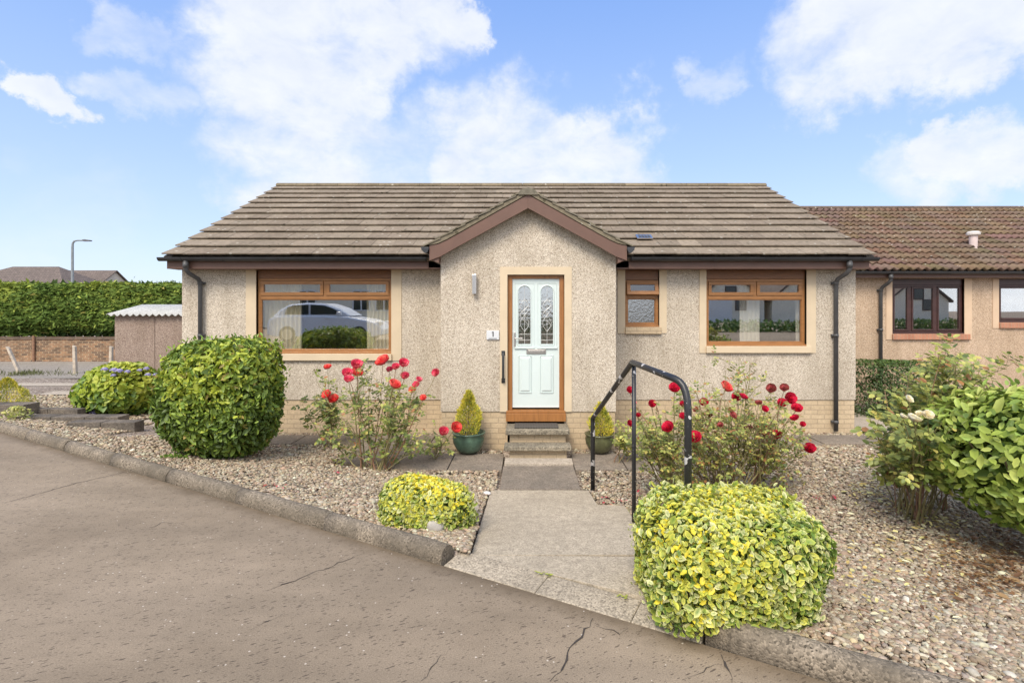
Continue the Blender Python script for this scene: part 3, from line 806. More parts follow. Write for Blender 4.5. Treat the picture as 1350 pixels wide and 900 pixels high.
ye, ze = 8.19, PZ(338.5, 8.19); ridge = (12.0, PZ(246, 12.0))
sl = Vector((0, ridge[0]-ye, ridge[1]-ze)); SL = sl.length; vd = sl.normalized(); nr = Vector((0, -vd.z, vd.y))
rx0, rx1 = PX(214.5, 8.19), PX(1154, 8.19)
mb = MB(); tile_field(mb, (rx0, ye, ze), (1,0,0), vd, nr, rx1-rx0, SL, 12, .33, rr=rr)
vdb = Vector((0, -vd.y, vd.z)); nrb = Vector((0, vd.z, vd.y))
tile_field(mb, (rx1, 2*12.0-ye, ze), (-1,0,0), vdb, nrb, rx1-rx0, SL, 12, .33, rr=rr)
roof = mb.build('roof', roof_m, B)
# underlay so no daylight shows through, verge undercloak
und = MB(); und.prismx([(ye+.03, ze-.02), (12, ridge[1]-.02), (2*12-ye-.03, ze-.02), (2*12-ye-.1, ze-.06), (12, ridge[1]-.06), (ye+.1, ze-.06)][::-1], rx0+.03, rx1-.03)
und.build('underlay', block_m, roof)
for xa_, xb_ in ((rx0+.002, rx0+.12), (rx1-.12, rx1-.002)):   # cement bedding closing the verge under the tiles
    mb = MB(); mb.prismx([(ye+.02, ze+.012), (11.97, ridge[1]+.010), (11.97, ridge[1]-.05), (ye+.02, ze-.035)], xa_, xb_); mb.build('verge', block_m, roof)
mb = MB(); k = rx0; 
while k < rx1-.05:
    a, b = k+.003, min(k+.46, rx1)-.003; k += .46
    c = rr.choice(GREY); q = rr.uniform(.62, .95); mb.cc = (c[0]*q, c[1]*q*1.0, c[2]*q*.9)
    n = 8; pr = [(12+.13*math.cos(math.pi*t/n), ridge[1]-.01+.085*math.sin(math.pi*t/n)+rr.uniform(-.001,.001)) for t in range(n+1)]
    mb.prismx(pr[::-1], a, b)
mb.cc = None
mb.build('ridge_tiles', roof_m, roof)
# porch roof
sp = Vector((PX(696,YB)-PX(563,YB), 0, PZ(251,YB)-PZ(325,YB))); SPL = sp.length; spd = sp.normalized()
ex = PX(560.5, YB); ez = PZ(326.5, YB)
mb = MB()
for sgn in (-1, 1):
    O = Vector((apex[0]+sgn*(apex[0]*0-(PX(696,YB)-ex)*-1) if sgn > 0 else ex, YB-.03, ez))
    if sgn > 0: O = Vector((2*PX(696,YB)-ex, 10.0, ez)); U = (0,-1,0)
    else: U = (0,1,0); O = Vector((ex, YB-.03, ez))
    Vv = Vector((-sgn*spd.x, 0, spd.z)); nn = Vector((sgn*spd.z, 0, spd.x))
    wd = 10.0-(YB-.03)
    # stop tiles where they dive under the main roof plane
    def clip(u, c, sgn=sgn, O=O, Vv=Vv):
        y = YB-.03+u if sgn < 0 else 10.0-u
        z = O.z+Vv.z*(c+.5)*SPL/8
        return z > ze+(y-ye)*vd.z/vd.y-.15
    tile_field(mb, O, U, Vv, nn, wd, SPL, 8, .33, rr=rr, cols=[(.19,.165,.12), (.16,.14,.11), (.215,.19,.15)], clip=clip, moss=.12, lift=.028)
pr_ = mb.build('porch_roof', roof_m, B)
mb = MB()
axp, azp = PX(696,YB), PZ(253, YB)
for k in range(6):
    a = YB-.035+k*.44; c = (.19,.17,.13); q = rr.uniform(.8,1.1); mb.cc = tuple(v*q for v in c)
    n = 8; mb.prism([(axp+.135*math.cos(math.pi*t/n), azp-.045+.10*math.sin(math.pi*t/n)) for t in range(n+1)], a+.003, a+.437)
# mortar bedding between tiles and barge board
mb.cc = (.20,.17,.12)
for sgn in (-1, 1):
    f = lambda px, py: (lambda p: (p[0] if sgn < 0 else 2*PX(696,YB)-p[0], p[1]))(bp(px, py))
    P_ = [f(567.5,323), f(578,320.5), f(588,316), f(600,309.5), f(696,255.5), f(696,250), f(600,304), f(580,313), f(563,322)]
    mb.prism(P_ if sgn < 0 else P_[::-1], YB-.012, YB+.05)
mb.cc = None
mb.build('verge', roof_m, pr_)

# fascia, soffit, gutters
mb = MB()
gl0, gl1 = PX(220, 8.32), PX(565, 8.32); gr0, gr1 = PX(829, 8.32), PX(1146, 8.32)
for a, c in ((gl0, gl1), (gr0, gr1)): mb = MB(); mb.box(a, c, 8.32, 8.342, PZ(354.3, 8.32), ze-.01); mb.build('fascia', fascia_m, B, bevel=.002)
mb = MB()
for a, c, e0, e1 in ((gl0+.002, PXL-.005, gl0+.002, XL-.002), (PXR+.005, gr1-.002, XR+.002, gr1-.002)):
    mb = MB(); mb.box(a, c, 8.343, YM-.001, ZE-.0, ZE+.018); mb.box(e0, e1, 8.343, 15.8, ZE+.0185, ZE+.03); mb.build('soffit', fascia_m, B)
mb = MB()
for a, c in ((gl0, XL-.004), (XR+.004, gr1)):   # raked verge boards of the gable ends
    x = gl0 if a == gl0 else gr1-.02
    mb = MB(); mb.prismx([(8.345, ZE+.03), (12, ridge[1]-.20), (15.6, ZE+.03), (15.6, ZE+.18), (12, ridge[1]-.065), (8.345, ze-.03)][::-1], x, x+.02)
    mb.build('verge_board', fascia_m, B)
def gutter(mb, a, c, y, z, r=.058):
    n = 10; pr = [(y-r*math.cos(math.pi*t/n), z-r*math.sin(math.pi*t/n)) for t in range(n+1)]
    inner = [(y-(r-.005)*math.cos(math.pi*t/n), z-(r-.005)*math.sin(math.pi*t/n)) for t in range(n, -1, -1)]
    P_ = pr+inner; m = len(P_)
    vs = [(a, p[0], p[1]) for p in P_]+[(c, p[0], p[1]) for p in P_]
    fs = []
    for i in range(m): fs.append((i, (i+1) % m, (i+1) % m+m, i+m))
    for e in (0, m):
        for i in range(n): fs.append(tuple(e+k for k in (i, i+1, m-2-i, m-1-i)))
    mb.add(vs, fs)
    # end stops
    for x in (a, c): mb.prismx(pr, x-.004, x+.004)
gy, gzz = 8.255, PZ(339, 8.2)
mb = MB()
g0, g1 = PX(210, gy), PX(562, gy); g2, g3 = PX(832, gy), PX(1157, gy)
for a_, b_, xs_ in ((g0, g1, [g0+.35, g0+1.0, g0+1.85, g0+2.75, g0+3.5]), (g2, g3, [g2+.45, g2+1.3, g2+2.1, g2+2.9, g3-.25])):
    mb = MB(); gutter(mb, a_, b_, gy, gzz)
    for x in xs_:
        n = 8; mb.prismx([(gy-.064*math.cos(math.pi*t/n), gzz-.064*math.sin(math.pi*t/n)) for t in range(n+1)], x-.012, x+.012)
    mb.build('gutter', black_pl, B)
# porch gutters, seen end on
mb = MB()
for sgn in (-1, 1):
    xc = ex+.0 if sgn < 0 else 2*PX(696,YB)-ex; zc = PZ(326, YB)
    pr = [(xc-.055, zc), (xc-.045, zc-.04), (xc-.01*1, zc-.075), (xc+.03, zc-.085), (xc+.055, zc-.03), (xc+.055, zc)] if sgn < 0 else [(xc-.055, zc), (xc-.055, zc-.03), (xc-.03, zc-.085), (xc+.01, zc-.075), (xc+.045, zc-.04), (xc+.055, zc)]
    mb = MB(); mb.prism(pr, YB-.03, 8.2); mb.build('porch_gutter', black_pl, B, bevel=.004)
def downpipe(name, px, Y, ztop, zbot, yg, parent, r=.034, mat=grey_pl, dx=-.055):
    x = PX(px, Y); mb = MB()
    yw = Y-.065
    mb.tube([(x+dx, yg, ztop), (x+dx, yg, ztop-.13), (x+dx*.7, yg+.05, ztop-.19), (x+dx*.15, yw-.04, ztop-.27), (x, yw, ztop-.34), (x, yw, zbot)], r, 12)
    mb.tube([(x+dx, yg, ztop-.02), (x+dx, yg, ztop-.11)], r+.009, 12)
    for z in (ztop-.36, ztop-1.2, zbot+.12):
        if z > zbot: mb.tube([(x, yw, z), (x, yw, z+.05)], r+.007, 12); mb.box(x-.05, x+.05, yw+.015, Y-.001, z+.005, z+.045)
    o = mb.build(name, mat, parent, smooth=False)
    for p in o.data.polygons: p.use_smooth = len(p.vertices) == 4
    return o
downpipe('downpipe', 267.3, YM, gzz-.05, .02, gy, B)
downpipe('downpipe', 1099, YM, gzz-.05, .05, gy, B, mat=grey_pl, dx=.05)
# air bricks
airb = m_simple('airbrick_cream', (.50,.41,.28), .8)
for px in (491, 853, 1022):
    mb = MB(); x = PX(px, YM); z = PZ(551, YM); mb.box(x-.075, x+.075, YM+.004, YM+.013, z-.045, z+.045)
    for i in range(6):
        for j in range(3): mb.box(x-.066+i*.0235, x-.052+i*.0235, YM+.001, YM+.0035, z-.038+j*.028, z-.020+j*.028)
    mb.build('air_brick', airb, B)
# roof vent tile
p0 = Vector((PX(834, 8.9), 0, 0)); s_ = .72
c = Vector((p0.x+.18, ye, ze))+vd*.72+nr*.06
M = lambda u, v, n: Vector((c.x+.0, c.y, c.z))+Vector((u, 0, 0))+vd*v+nr*n
mb = MB(); vs = [M(u, v, n) for n in (0, .02) for v in (-.09, .09) for u in (-.14, .12)]
mb.add(vs, [(0,2,3,1), (4,5,7,6), (0,1,5,4), (2,6,7,3), (0,4,6,2), (1,3,7,5)])
vt = mb.build('roof_vent', chrome, roof, bevel=.003)
mb = MB()
for k in range(4): vs = [M(u, v, n) for n in (.021, .026) for v in (-.06, .05) for u in (-.10+k*.05, -.065+k*.05)]; mb.add(vs, [(0,2,3,1), (4,5,7,6), (0,1,5,4), (2,6,7,3), (0,4,6,2), (1,3,7,5)])
mb.build('vent_slot', grey_pl, roof)

# ---- front steps
S = root('front_steps', (.15, 7.2, 0), 'two low entrance steps with dark slab treads and buff brick risers', 'steps')
sx0, sx1 = -.262, .565
mb = MB(); mb.box(sx0+.035, sx1-.03, 7.24, YP+.012, -.02, .305); mb.box(sx0+.035, sx1-.03, 7.06, 7.238, -.02, .135); mb.build('riser', buff_brick, S)
mb = MB(); mb.box(sx0-.02, sx1+.02, 7.16, YP-.032, .308, .378); mb.build('tread', conc_step, S, bevel=.012)
mb = MB(); mb.box(sx0-.035, sx1+.03, 6.98, 7.238, .138, .198); mb.build('tread', conc_step, S, bevel=.012)

# door mat
def mat_weave():
    m, nt, out = newmat('mat_rubber'); v = coords(nt)
    vo = voro(nt, v, 28, rnd=0); r = ramp(nt, vo.outputs['Distance'], [(.2, (.015,.014,.013)), (.5, (.075,.068,.06))])
    finish(nt, out, r.outputs[0], .8, vo.outputs['Distance'], .9, .01); return m
mb = MB(); mb.box(-.165, .44, 7.25, 7.545, .379, .392); 
o = mb.build('doormat', mat_weave(), None, bevel=.004); prop(o, 'dark rubber doormat lying on the top step', 'doormat')

# wall light, plaque, grab rail
L1 = root('wall_light', tuple(at(626, 388, YP-.04)), 'slim brushed steel up and down light on the porch wall', 'wall light')
x = PX(626, YP); za, zb = PZ(388, YP), PZ(362, YP)
mb = MB(); mb.box(x-.018, x+.018, YP-.03, YP-.001, za+.07, zb-.07); mb.build('bracket', chrome, L1)
mb = MB(); mb.box(x-.030, x+.030, YP-.085, YP-.031, za, zb); mb.build('lamp_body', chrome, L1, bevel=.006)
Pq = root('house_number_plaque', tuple(at(649, 447, YP-.01)), 'white house number plaque with a black 1 beside the door', 'number plaque')
x0, x1, z0, z1 = PX(641.5, YP), PX(658, YP), PZ(447.5, YP), PZ(435.5, YP)
mb = MB(); mb.box(x0, x1, YP-.022, YP-.008, z0, z1); mb.build('plate', m_simple('plaque_white', (.62,.63,.64), .35, .05), Pq, bevel=.003)
mb = MB(); xc = (x0+x1)/2+.005; zc = (z0+z1)/2+.012
mb.box(xc-.007, xc+.007, YP-.025, YP-.0225, zc-.035, zc+.038); mb.prism([(xc-.022, zc+.018), (xc-.0075, zc+.026), (xc-.0075, zc+.038), (xc-.012, zc+.032)], YP-.025, YP-.0225)
mb.box(x0+.03, x1-.03, YP-.0245, YP-.0225, z0+.012, z0+.020)
mb.build('numeral', black_pl, Pq)
Gr = root('grab_rail', tuple(at(664, 505, YP-.03)), 'black upright grab rail fixed beside the door frame', 'grab rail')
x = PX(663.5, YP); za, zb = PZ(504.5, YP), PZ(462, YP)
mb = MB(); mb.tube([(x, YP-.015, za+.03), (x, YP-.06, za+.035), (x, YP-.07, za+.07), (x, YP-.07, zb-.07), (x, YP-.06, zb-.035), (x, YP-.015, zb-.03)], .016, 12)
o = mb.build('bar', black_pl, Gr, smooth=True)
for z_ in (za, zb-.07): mb = MB(); mb.box(x-.026, x+.026, YP-.024, YP-.0125, z_, z_+.07); mb.build('fixing_plate', black_pl, Gr, bevel=.004)

# ---- curtains
def curtain(x0, x1, z0, z1, y, mat, label, seed, folds=9, gather=0):
    r = random.Random(seed); nx = folds*8; nzv = 10; V = []
    for j in range(nzv+1):
        t = j/nzv
        for i in range(nx+1):
            u = i/nx; x = x0+(x1-x0)*u; x += gather*(.5-u)*(x1-x0)*math.sin(math.pi*t)*.5
            yy = y+.028*math.sin(u*folds*2*math.pi+.6*math.sin(t*3+seed))*(1-.25*t)
            V.append((x, yy, z0+(z1-z0)*t))
    Fq = [(j*(nx+1)+i, j*(nx+1)+i+1, (j+1)*(nx+1)+i+1, (j+1)*(nx+1)+i) for j in range(nzv) for i in range(nx)]
    o = np_build('curtain', V, Fq, mat, None, None, True)
    sm = o.modifiers.new('thick', 'SOLIDIFY'); sm.thickness = .004
    return prop(o, label, 'curtain')
yc = YM+.24
curtain(PX(346, yc), PX(398, yc), .75, 2.56, yc, fabric, 'cream curtain at the left side of the wide living room window', 1, 9)
curtain(PX(484, yc), PX(514, yc), .75, 2.56, yc, fabric, 'cream curtain at the right side of the wide living room window', 2, 6)
curtain(PX(975, yc), PX(1001, yc), .75, 2.56, yc, fabric_w, 'white curtain hanging mid way across the two light front window', 3, 5)
curtain(PX(1049, yc), PX(1066, yc), .75, 2.56, yc, fabric_w, 'narrow white curtain at the right edge of the right front window', 4, 4)
# bench behind the right window
Bn = root('wooden_bench', (PX(985, 9.5), 9.5, .38), 'pale wooden bench rail seen inside the right front window', 'bench')
mb = MB(); mb.box(PX(936, 9.3), PX(985, 9.3), 9.3, 9.7, 1.36, 1.41); mb.build('seat', oak, Bn, bevel=.005)
for xx in (PX(938, 9.3), PX(982, 9.3)):
    for yy in (9.32, 9.64): mb = MB(); mb.box(xx-.025, xx+.025, yy, yy+.05, .381, 1.358); mb.build('leg', oak, Bn)

# ------------------------------------------------------------------ next-door bungalow
YN = 11.35
NB = root('neighbouring_bungalow', (9, YN, 0), 'buff pebbledashed bungalow with brown pantile roof and dark rosewood windows next door', 'bungalow')
nl = XR+.01; nrx = 22.0; ZN = PZ(366, YN)
w1 = (PX(1176, YN), PX(1271, YN), PZ(440, YN), ZN-.02); w2 = (PX(1316.5, YN), PX(1372, YN), PZ(425, YN), ZN-.02); w3 = (PX(1500, YN), PX(1600, YN), PZ(440, YN), ZN-.02)
mb = MB(); wall_open(mb, nl, nrx, .0, ZN, YN, YN+.28, [w1, w2, w3]); mb.box(nrx-.28, nrx, YN+.282, 18.4, 0, ZN); mb.box(nl, nrx, 18.4, 18.68, 0, ZN)
mb.prismx([(YN, ZN+.002), (18.68, ZN+.002), (15, PZ(276, 14.8)-.1)], nrx-.28, nrx)
mb.build('pebbledash_wall', dash_next, NB)
mb = MB(); mb.box(nl+.3, nrx-.3, YN+.29, 18.3, .3, .34); mb.build('indoor_floor', carpet, NB)
mb = MB(); mb.box(nl+.02, nrx-.3, YN+.29, 18.3, ZN-.04, ZN-.005); mb.box(nl+.3, nrx-.3, 14.5, 14.6, .35, ZN-.05); mb.box(nl+.02, nl+.12, YN+.3, 18.3, .35, ZN-.05); mb.build('indoor_wall', plaster, NB)
window(*w1, YN, dict(kind='side', xm=[PX(1201.5, YN), PX(1235.5, YN)]), rosewood, glass_m, .13, rosewood, NB, None, (w1[0]-.01, w1[1]+.10), sill_tile, .05, .12)
window(*w2, YN, dict(kind='side', xm=[]), rosewood, glass_m, .13, rosewood, NB, None, (w2[0]-.0, w2[1]+.1), sill_tile, .05, .12)
window(*w3, YN, dict(kind='side', xm=[]), rosewood, glass_m, .13, rosewood, NB, None, (w3[0]-.0, w3[1]+.1), sill_tile, .05, .12)
for w in (w1, w2, w3): surround(w, .13, .16, .123, YN, cream2, sub=NB)
# pantiled slope
yen, zen = 11.0, PZ(357, 11.0); yrn, zrn = 14.8, PZ(275.5, 14.8)
v2 = Vector((0, yrn-yen, zrn-zen)); SL2 = v2.length; v2 = v2.normalized(); n2 = Vector((0, -v2.z, v2.y))
def pantiles(x0, x1, courses=14, pitch=.17, seg=8):
    nx = int((x1-x0)/pitch*seg); u = np.linspace(x0, x1, nx+1); ph = (u-x0)/pitch
    fr_ = ph-np.floor(ph)
    prof = .036*np.where(fr_ < .55, np.sin(fr_/.55*np.pi), -.35*np.sin((fr_-.55)/.45*np.pi))
    V = []; Fq = []; C = []; r = np.random.default_rng(3); g = SL2/courses
    tile = np.floor(ph/2).astype(int); wob = .0
    base = np.array((.175,.122,.088))
    for c in range(courses):
        k = r.uniform(.86, 1.14, tile.max()+2)[tile]; tint = (r.uniform(-.012, .012, (tile.max()+2, 3)))[tile]
        jit = r.uniform(-.006, .006, tile.max()+2)[tile]
        col = np.clip(base[None]*k[:, None]+tint, .02, 1)
        sk = -.03*fr_*0
        rows = [(c*g+.03+jit, prof-.012), (c*g+.004+jit, prof+.030), (c*g-.002+jit, prof+.058), ((c+1)*g+.03, prof+.0)]
        for s_, h in rows:
            s_ = s_+0*u
            P = np.array((0, yen, zen))[None]+u[:, None]*np.array((1,0,0))+s_[:, None]*np.array(v2)+h[:, None]*np.array(n2)
            b = len(V)*(nx+1); V.append(P); C.append(col)
        b = c*4*(nx+1)
        for q in range(3):
            a = b+q*(nx+1)+np.arange(nx); Fq.append(np.stack([a, a+1, a+nx+2, a+nx+1], 1))
    return np_build('roof', np.concatenate(V), np.concatenate(Fq), pan_m, NB, np.concatenate(C), False)
pan = pantiles(XR+.0, 22.2)
mb = MB(); mb.prismx([(yen+.02, zen-.03), (yrn, zrn-.03), (18.6, zen-.03), (18.6, zen+.01), (yrn, zrn+.03), (yrn-.02, zrn-.0), (yen+.03, zen-.02)][::-1], nl, 22.1); mb.cc = None; mb.build('roof_back', block_m, NB)
mb = MB(); k = XR-.02
while k < 22.2:
    q = rr.uniform(.75, 1.0); mb.cc = (.15*q, .11*q, .085*q); n = 8
    mb.prismx([(yrn+.13*math.cos(math.pi*t/n), zrn+.0+.08*math.sin(math.pi*t/n)) for t in range(n+1)][::-1], k, k+.445); k += .45
mb.cc = None; mb.build('ridge_tiles', pan_m, NB)
mb = MB(); mb.box(nl, 22.1, 11.12, 11.14, PZ(366, 11.12), zen+.0); mb.build('fascia', fascia_m, NB)
mb = MB(); mb.box(nl, 22.1, 11.141, YN-.001, ZN, ZN+.015); mb.build('soffit', fascia_m, NB)
mb = MB(); gutter(mb, nl+.03, 22.1, 11.05, PZ(358, 11.05), .055); mb.build('gutter', black_pl, NB)
downpipe('downpipe', 1158.5, YN, PZ(362, YN), .1, 11.06, NB, .036, grey_pl, .06)
# roof cowl
tt = .30; cpos = Vector((PX(1290, 12.0), yen, zen))+v2*(.30*SL2)
mb = MB(); mb.tube([cpos-Vector((0,0,.1)), cpos+Vector((0,0,.30))], [.075, .085], 14)
mb.build('flue', m_simple('pale_pink_flue', (.62,.50,.47), .6), NB, smooth=False)
mb = MB(); mb.lathe([(.09, .28), (.13, .30), (.135, .35), (.10, .38), (.03, .39)], cpos, 16); mb.build('flue_cap', m_simple('flue_cap_white', (.62,.57,.53), .6), NB)
mb = MB(); q = cpos-v2*.05+n2*.035; mb.tube([q-v2*.22, q+v2*.15], [.02, .14], 4, sx=1.0); 

# ------------------------------------------------------------------ handrail
def rail_paint():
    m, nt, out = newmat('black_rail_paint'); v = coords(nt)
    n = noise(nt, v, 9, 3, .5); n3 = noise(nt, v, 55, 3, .6)
    f = math_(nt, 'GREATER_THAN', n, .64); f2 = math_(nt, 'GREATER_THAN', n3, .685)
    f = math_(nt, 'MAXIMUM', f, f2)
    c = mixc(nt, f, (.018,.018,.019), (.50,.48,.47))
    finish(nt, out, c, .38, noise(nt, v, 30, 4), .15, .003, 0, .5); return m
rpaint = rail_paint()
H = root('handrail', (.95, 4.7, .1), 'chipped black tubular handrail with three posts beside the concrete ramp', 'handrail')
pa = Vector((.735, 5.88, 0)); 
far_top = Vector((.735, 5.88, PZ(551, 5.88)))
mt = at(833.5, 477.5, 4.68); nt_ = at(884, 497, 3.66); nb = Vector((PX(907, 3.52), 3.52, .12))
pts = [Vector((pa.x, pa.y, -.1)), far_top-Vector((0,0,.05)), far_top, far_top+(mt-far_top)*.06, mt-(mt-far_top)*.05, mt, mt+(nt_-mt)*.05, nt_]
cv = [at(890.5,499.5,3.62), at(896, 503, 3.6), at(900.5, 508.5, 3.58), at(904, 517, 3.56), at(906.2, 528, 3.54), at(907, 541, 3.525), Vector((nb.x, nb.y, 1.2))]
pts += cv+[nb]
mb = MB(); mb.tube(pts, .0245, 14); o = mb.build('rail', rpaint, H, smooth=True)
mb = MB(); mb.tube([(PX(835.7, 4.68), 4.68, .02), (PX(835.7, 4.68), 4.68, mt.z-.02)], .019, 12); mb.build('post', rpaint, H, smooth=True)

# ------------------------------------------------------------------ foliage
def unit(a): return a/np.maximum(np.linalg.norm(a, axis=-1, keepdims=True), 1e-9)
LEAF7 = np.array([(.48,0,-.09), (0,0,0), (.27,.44,.03), (.70,.41,.04), (1,0,-.06), (.70,-.41,.04), (.27,-.44,.03)])
F7 = np.array([(0,1,6), (0,6,5), (0,5,4), (0,4,3), (0,3,2), (0,2,1)])
LEAF4 = np.array([(0,0,0), (.45,.5,.08), (1,0,-.04), (.45,-.5,.08)]); F4 = np.array([(0,3,2), (0,2,1)])
def leaf_mesh(P, A, Nn, size, width, cE, cC=None, full=True):
    T, Fq = (LEAF7, F7) if full else (LEAF4, F4)
    A = unit(A); S = unit(np.cross(Nn, A)); W = np.cross(A, S); n = len(P); k = len(T)
    V = P[:,None]+A[:,None]*(T[None,:,0:1]*size[:,None,None])+S[:,None]*(T[None,:,1:2]*(size*width)[:,None,None])+W[:,None]*(T[None,:,2:3]*size[:,None,None])
    F_ = (Fq[None]+(np.arange(n)*k)[:,None,None]).reshape(-1, 3)
    C = np.repeat(cE[:,None], k, 1)
    if cC is not None and full: C = C.copy(); C[:,0] = cC; C[:,1] = cC*.6+cE*.4
    return V.reshape(-1, 3), F_, C.reshape(-1, 3)
def merge(parts):
    V = []; Fq = []; C = []; b = 0
    for v, f, c in parts: V.append(v); Fq.append(f+b); C.append(c); b += len(v)
    return np.concatenate(V), np.concatenate(Fq), np.concatenate(C)
def bush_shell(n, center, ax, p, r, lump=.05, lfreq=5, seed=0, thick=.22, zmin=None, warp=None, tdist=2.2):
    d = unit(r.normal(size=(n, 3)))
    q = (np.abs(d/np.array(ax))**p).sum(1)**(-1/p)
    g = unit(np.sign(d)*np.abs(d/np.array(ax))**(p-1)/np.array(ax))
    P0 = d*q[:,None]
    l = nz(P0, lfreq, seed, 3)
    t = r.random(n)**tdist*thick
    P = P0*(1+lump*l-t)[:,None]
    if warp is not None: P = warp(P)
    P = P+np.array(center)
    k = nz(P, 17, seed+50, 2) > -1.02+.0*t
    k = k & ~((nz(P, 17, seed+50, 2) < -.42) & (t < thick*.6))
    if zmin is not None: k = P[:,2] > (gz(P[:,0], P[:,1])+zmin)
    return P[k], g[k], t[k], l[k]
def bush_leaves(P, g, r, size, width, cols, cw, ccols=None, droop=.4, full=True, szv=.25, up=0, jit=.7, cvar=.15, clump=None):
    n = len(P)
    rnd = unit(r.normal(size=(n, 3)))
    tang = unit(rnd-g*(rnd*g).sum(1, keepdims=True))
    A = unit(tang*.8+g*r.uniform(.0, .9, (n, 1))+np.array((0, 0, 1))*(up-droop*r.random((n, 1))))
    Nn = unit(g*1.0+unit(r.normal(size=(n, 3)))*jit+np.array((0,0,.35)))
    s = size*np.exp(r.normal(0, szv, n))
    ci = r.choice(len(cols), n, p=np.array(cw)/sum(cw)) if clump is None else clump
    cols = np.array(cols); kk = r.uniform(1-cvar, 1+cvar, (n, 1))
    cE = cols[ci]*kk; cC = None
    if ccols is not None: cC = np.array(ccols)[ci]*kk
    return leaf_mesh(P-A*s[:,None]*.5, A, Nn, s, width, cE, cC, full)
def branches(mb, base, tips, r0, r):
    for t in tips:
        b = Vector(base); t = Vector(t); m = (b+t)/2+Vector((r.uniform(-.05,.05), r.uniform(-.05,.05), r.uniform(0,.08)))
        mb.tube([b, b*.55+m*.45, m, t*.6+m*.4, t], [r0, r0*.8, r0*.6, r0*.4, r0*.2], 6)

# --- big clipped laurel-like shrub
def big_shrub():
    r = np.random.default_rng(21); rp_ = random.Random(3)
    c = (PX(296, 6.75), 6.75, .87)
    T = root('round_shrub', (c[0], c[1], float(gz(c[0], c[1]))), 'large clipped dark green shrub, taller than the window sill, left of the living room window', 'shrub')
    def warp(P):
        k = 1-.13*np.clip(-P[:,2]/.8, 0, 1)**1.5+.0*P[:,2]
        P = P.copy(); P[:,0] *= k; P[:,1] *= k; P[:,2] += .05*np.sin(P[:,0]*2.2+1.3); return P
    parts = []
    P, g, t, l = bush_shell(12500, c, (.64, .64, .74), 3.4, r, .10, 5.5, 5, .22, .0, warp)
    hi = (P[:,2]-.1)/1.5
    # leaf colour gets lighter in clumps and towards the top of the plant
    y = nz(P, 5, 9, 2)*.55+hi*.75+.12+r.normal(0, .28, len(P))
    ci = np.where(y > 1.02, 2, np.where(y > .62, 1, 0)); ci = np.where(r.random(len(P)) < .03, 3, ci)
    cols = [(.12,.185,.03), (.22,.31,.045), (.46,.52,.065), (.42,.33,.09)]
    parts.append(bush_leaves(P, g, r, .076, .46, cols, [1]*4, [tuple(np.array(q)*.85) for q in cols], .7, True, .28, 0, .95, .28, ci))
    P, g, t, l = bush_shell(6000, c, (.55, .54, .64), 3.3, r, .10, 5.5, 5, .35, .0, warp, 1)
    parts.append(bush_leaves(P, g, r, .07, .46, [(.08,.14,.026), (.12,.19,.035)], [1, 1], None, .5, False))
    # shoots that escape the clipped outline
    P, g, t, l = bush_shell(520, c, (.70, .70, .79), 3.2, r, .10, 5.5, 5, .0, .3, warp)
    parts.append(bush_leaves(P, g, r, .055, .42, [(.20,.32,.045), (.28,.38,.06)], [1, 1], None, 0, True, .2, .6))
    P = np.array((PX(232, 6.4), 6.35, .2))+r.normal(0, (.10,.05,.05), (160, 3)); P[:,2] = np.abs(P[:,2])
    parts.append(bush_leaves(P, unit(P-np.array(c)), r, .055, .42, [(.20,.30,.05), (.14,.24,.04)], [1, 1], None, 0))
    V, Fq, C = merge(parts); np_build('foliage', V, Fq, leaf_m, T, C)
    mb = MB(); z = float(gz(c[0], c[1]))
    branches(mb, (c[0], c[1], z-.05), [(c[0]+rp_.uniform(-.6,.6), c[1]+rp_.uniform(-.5,.5), c[2]+rp_.uniform(0,.55)) for _ in range(16)], .03, rp_); mb.build('stem', bark, T)
big_shrub()

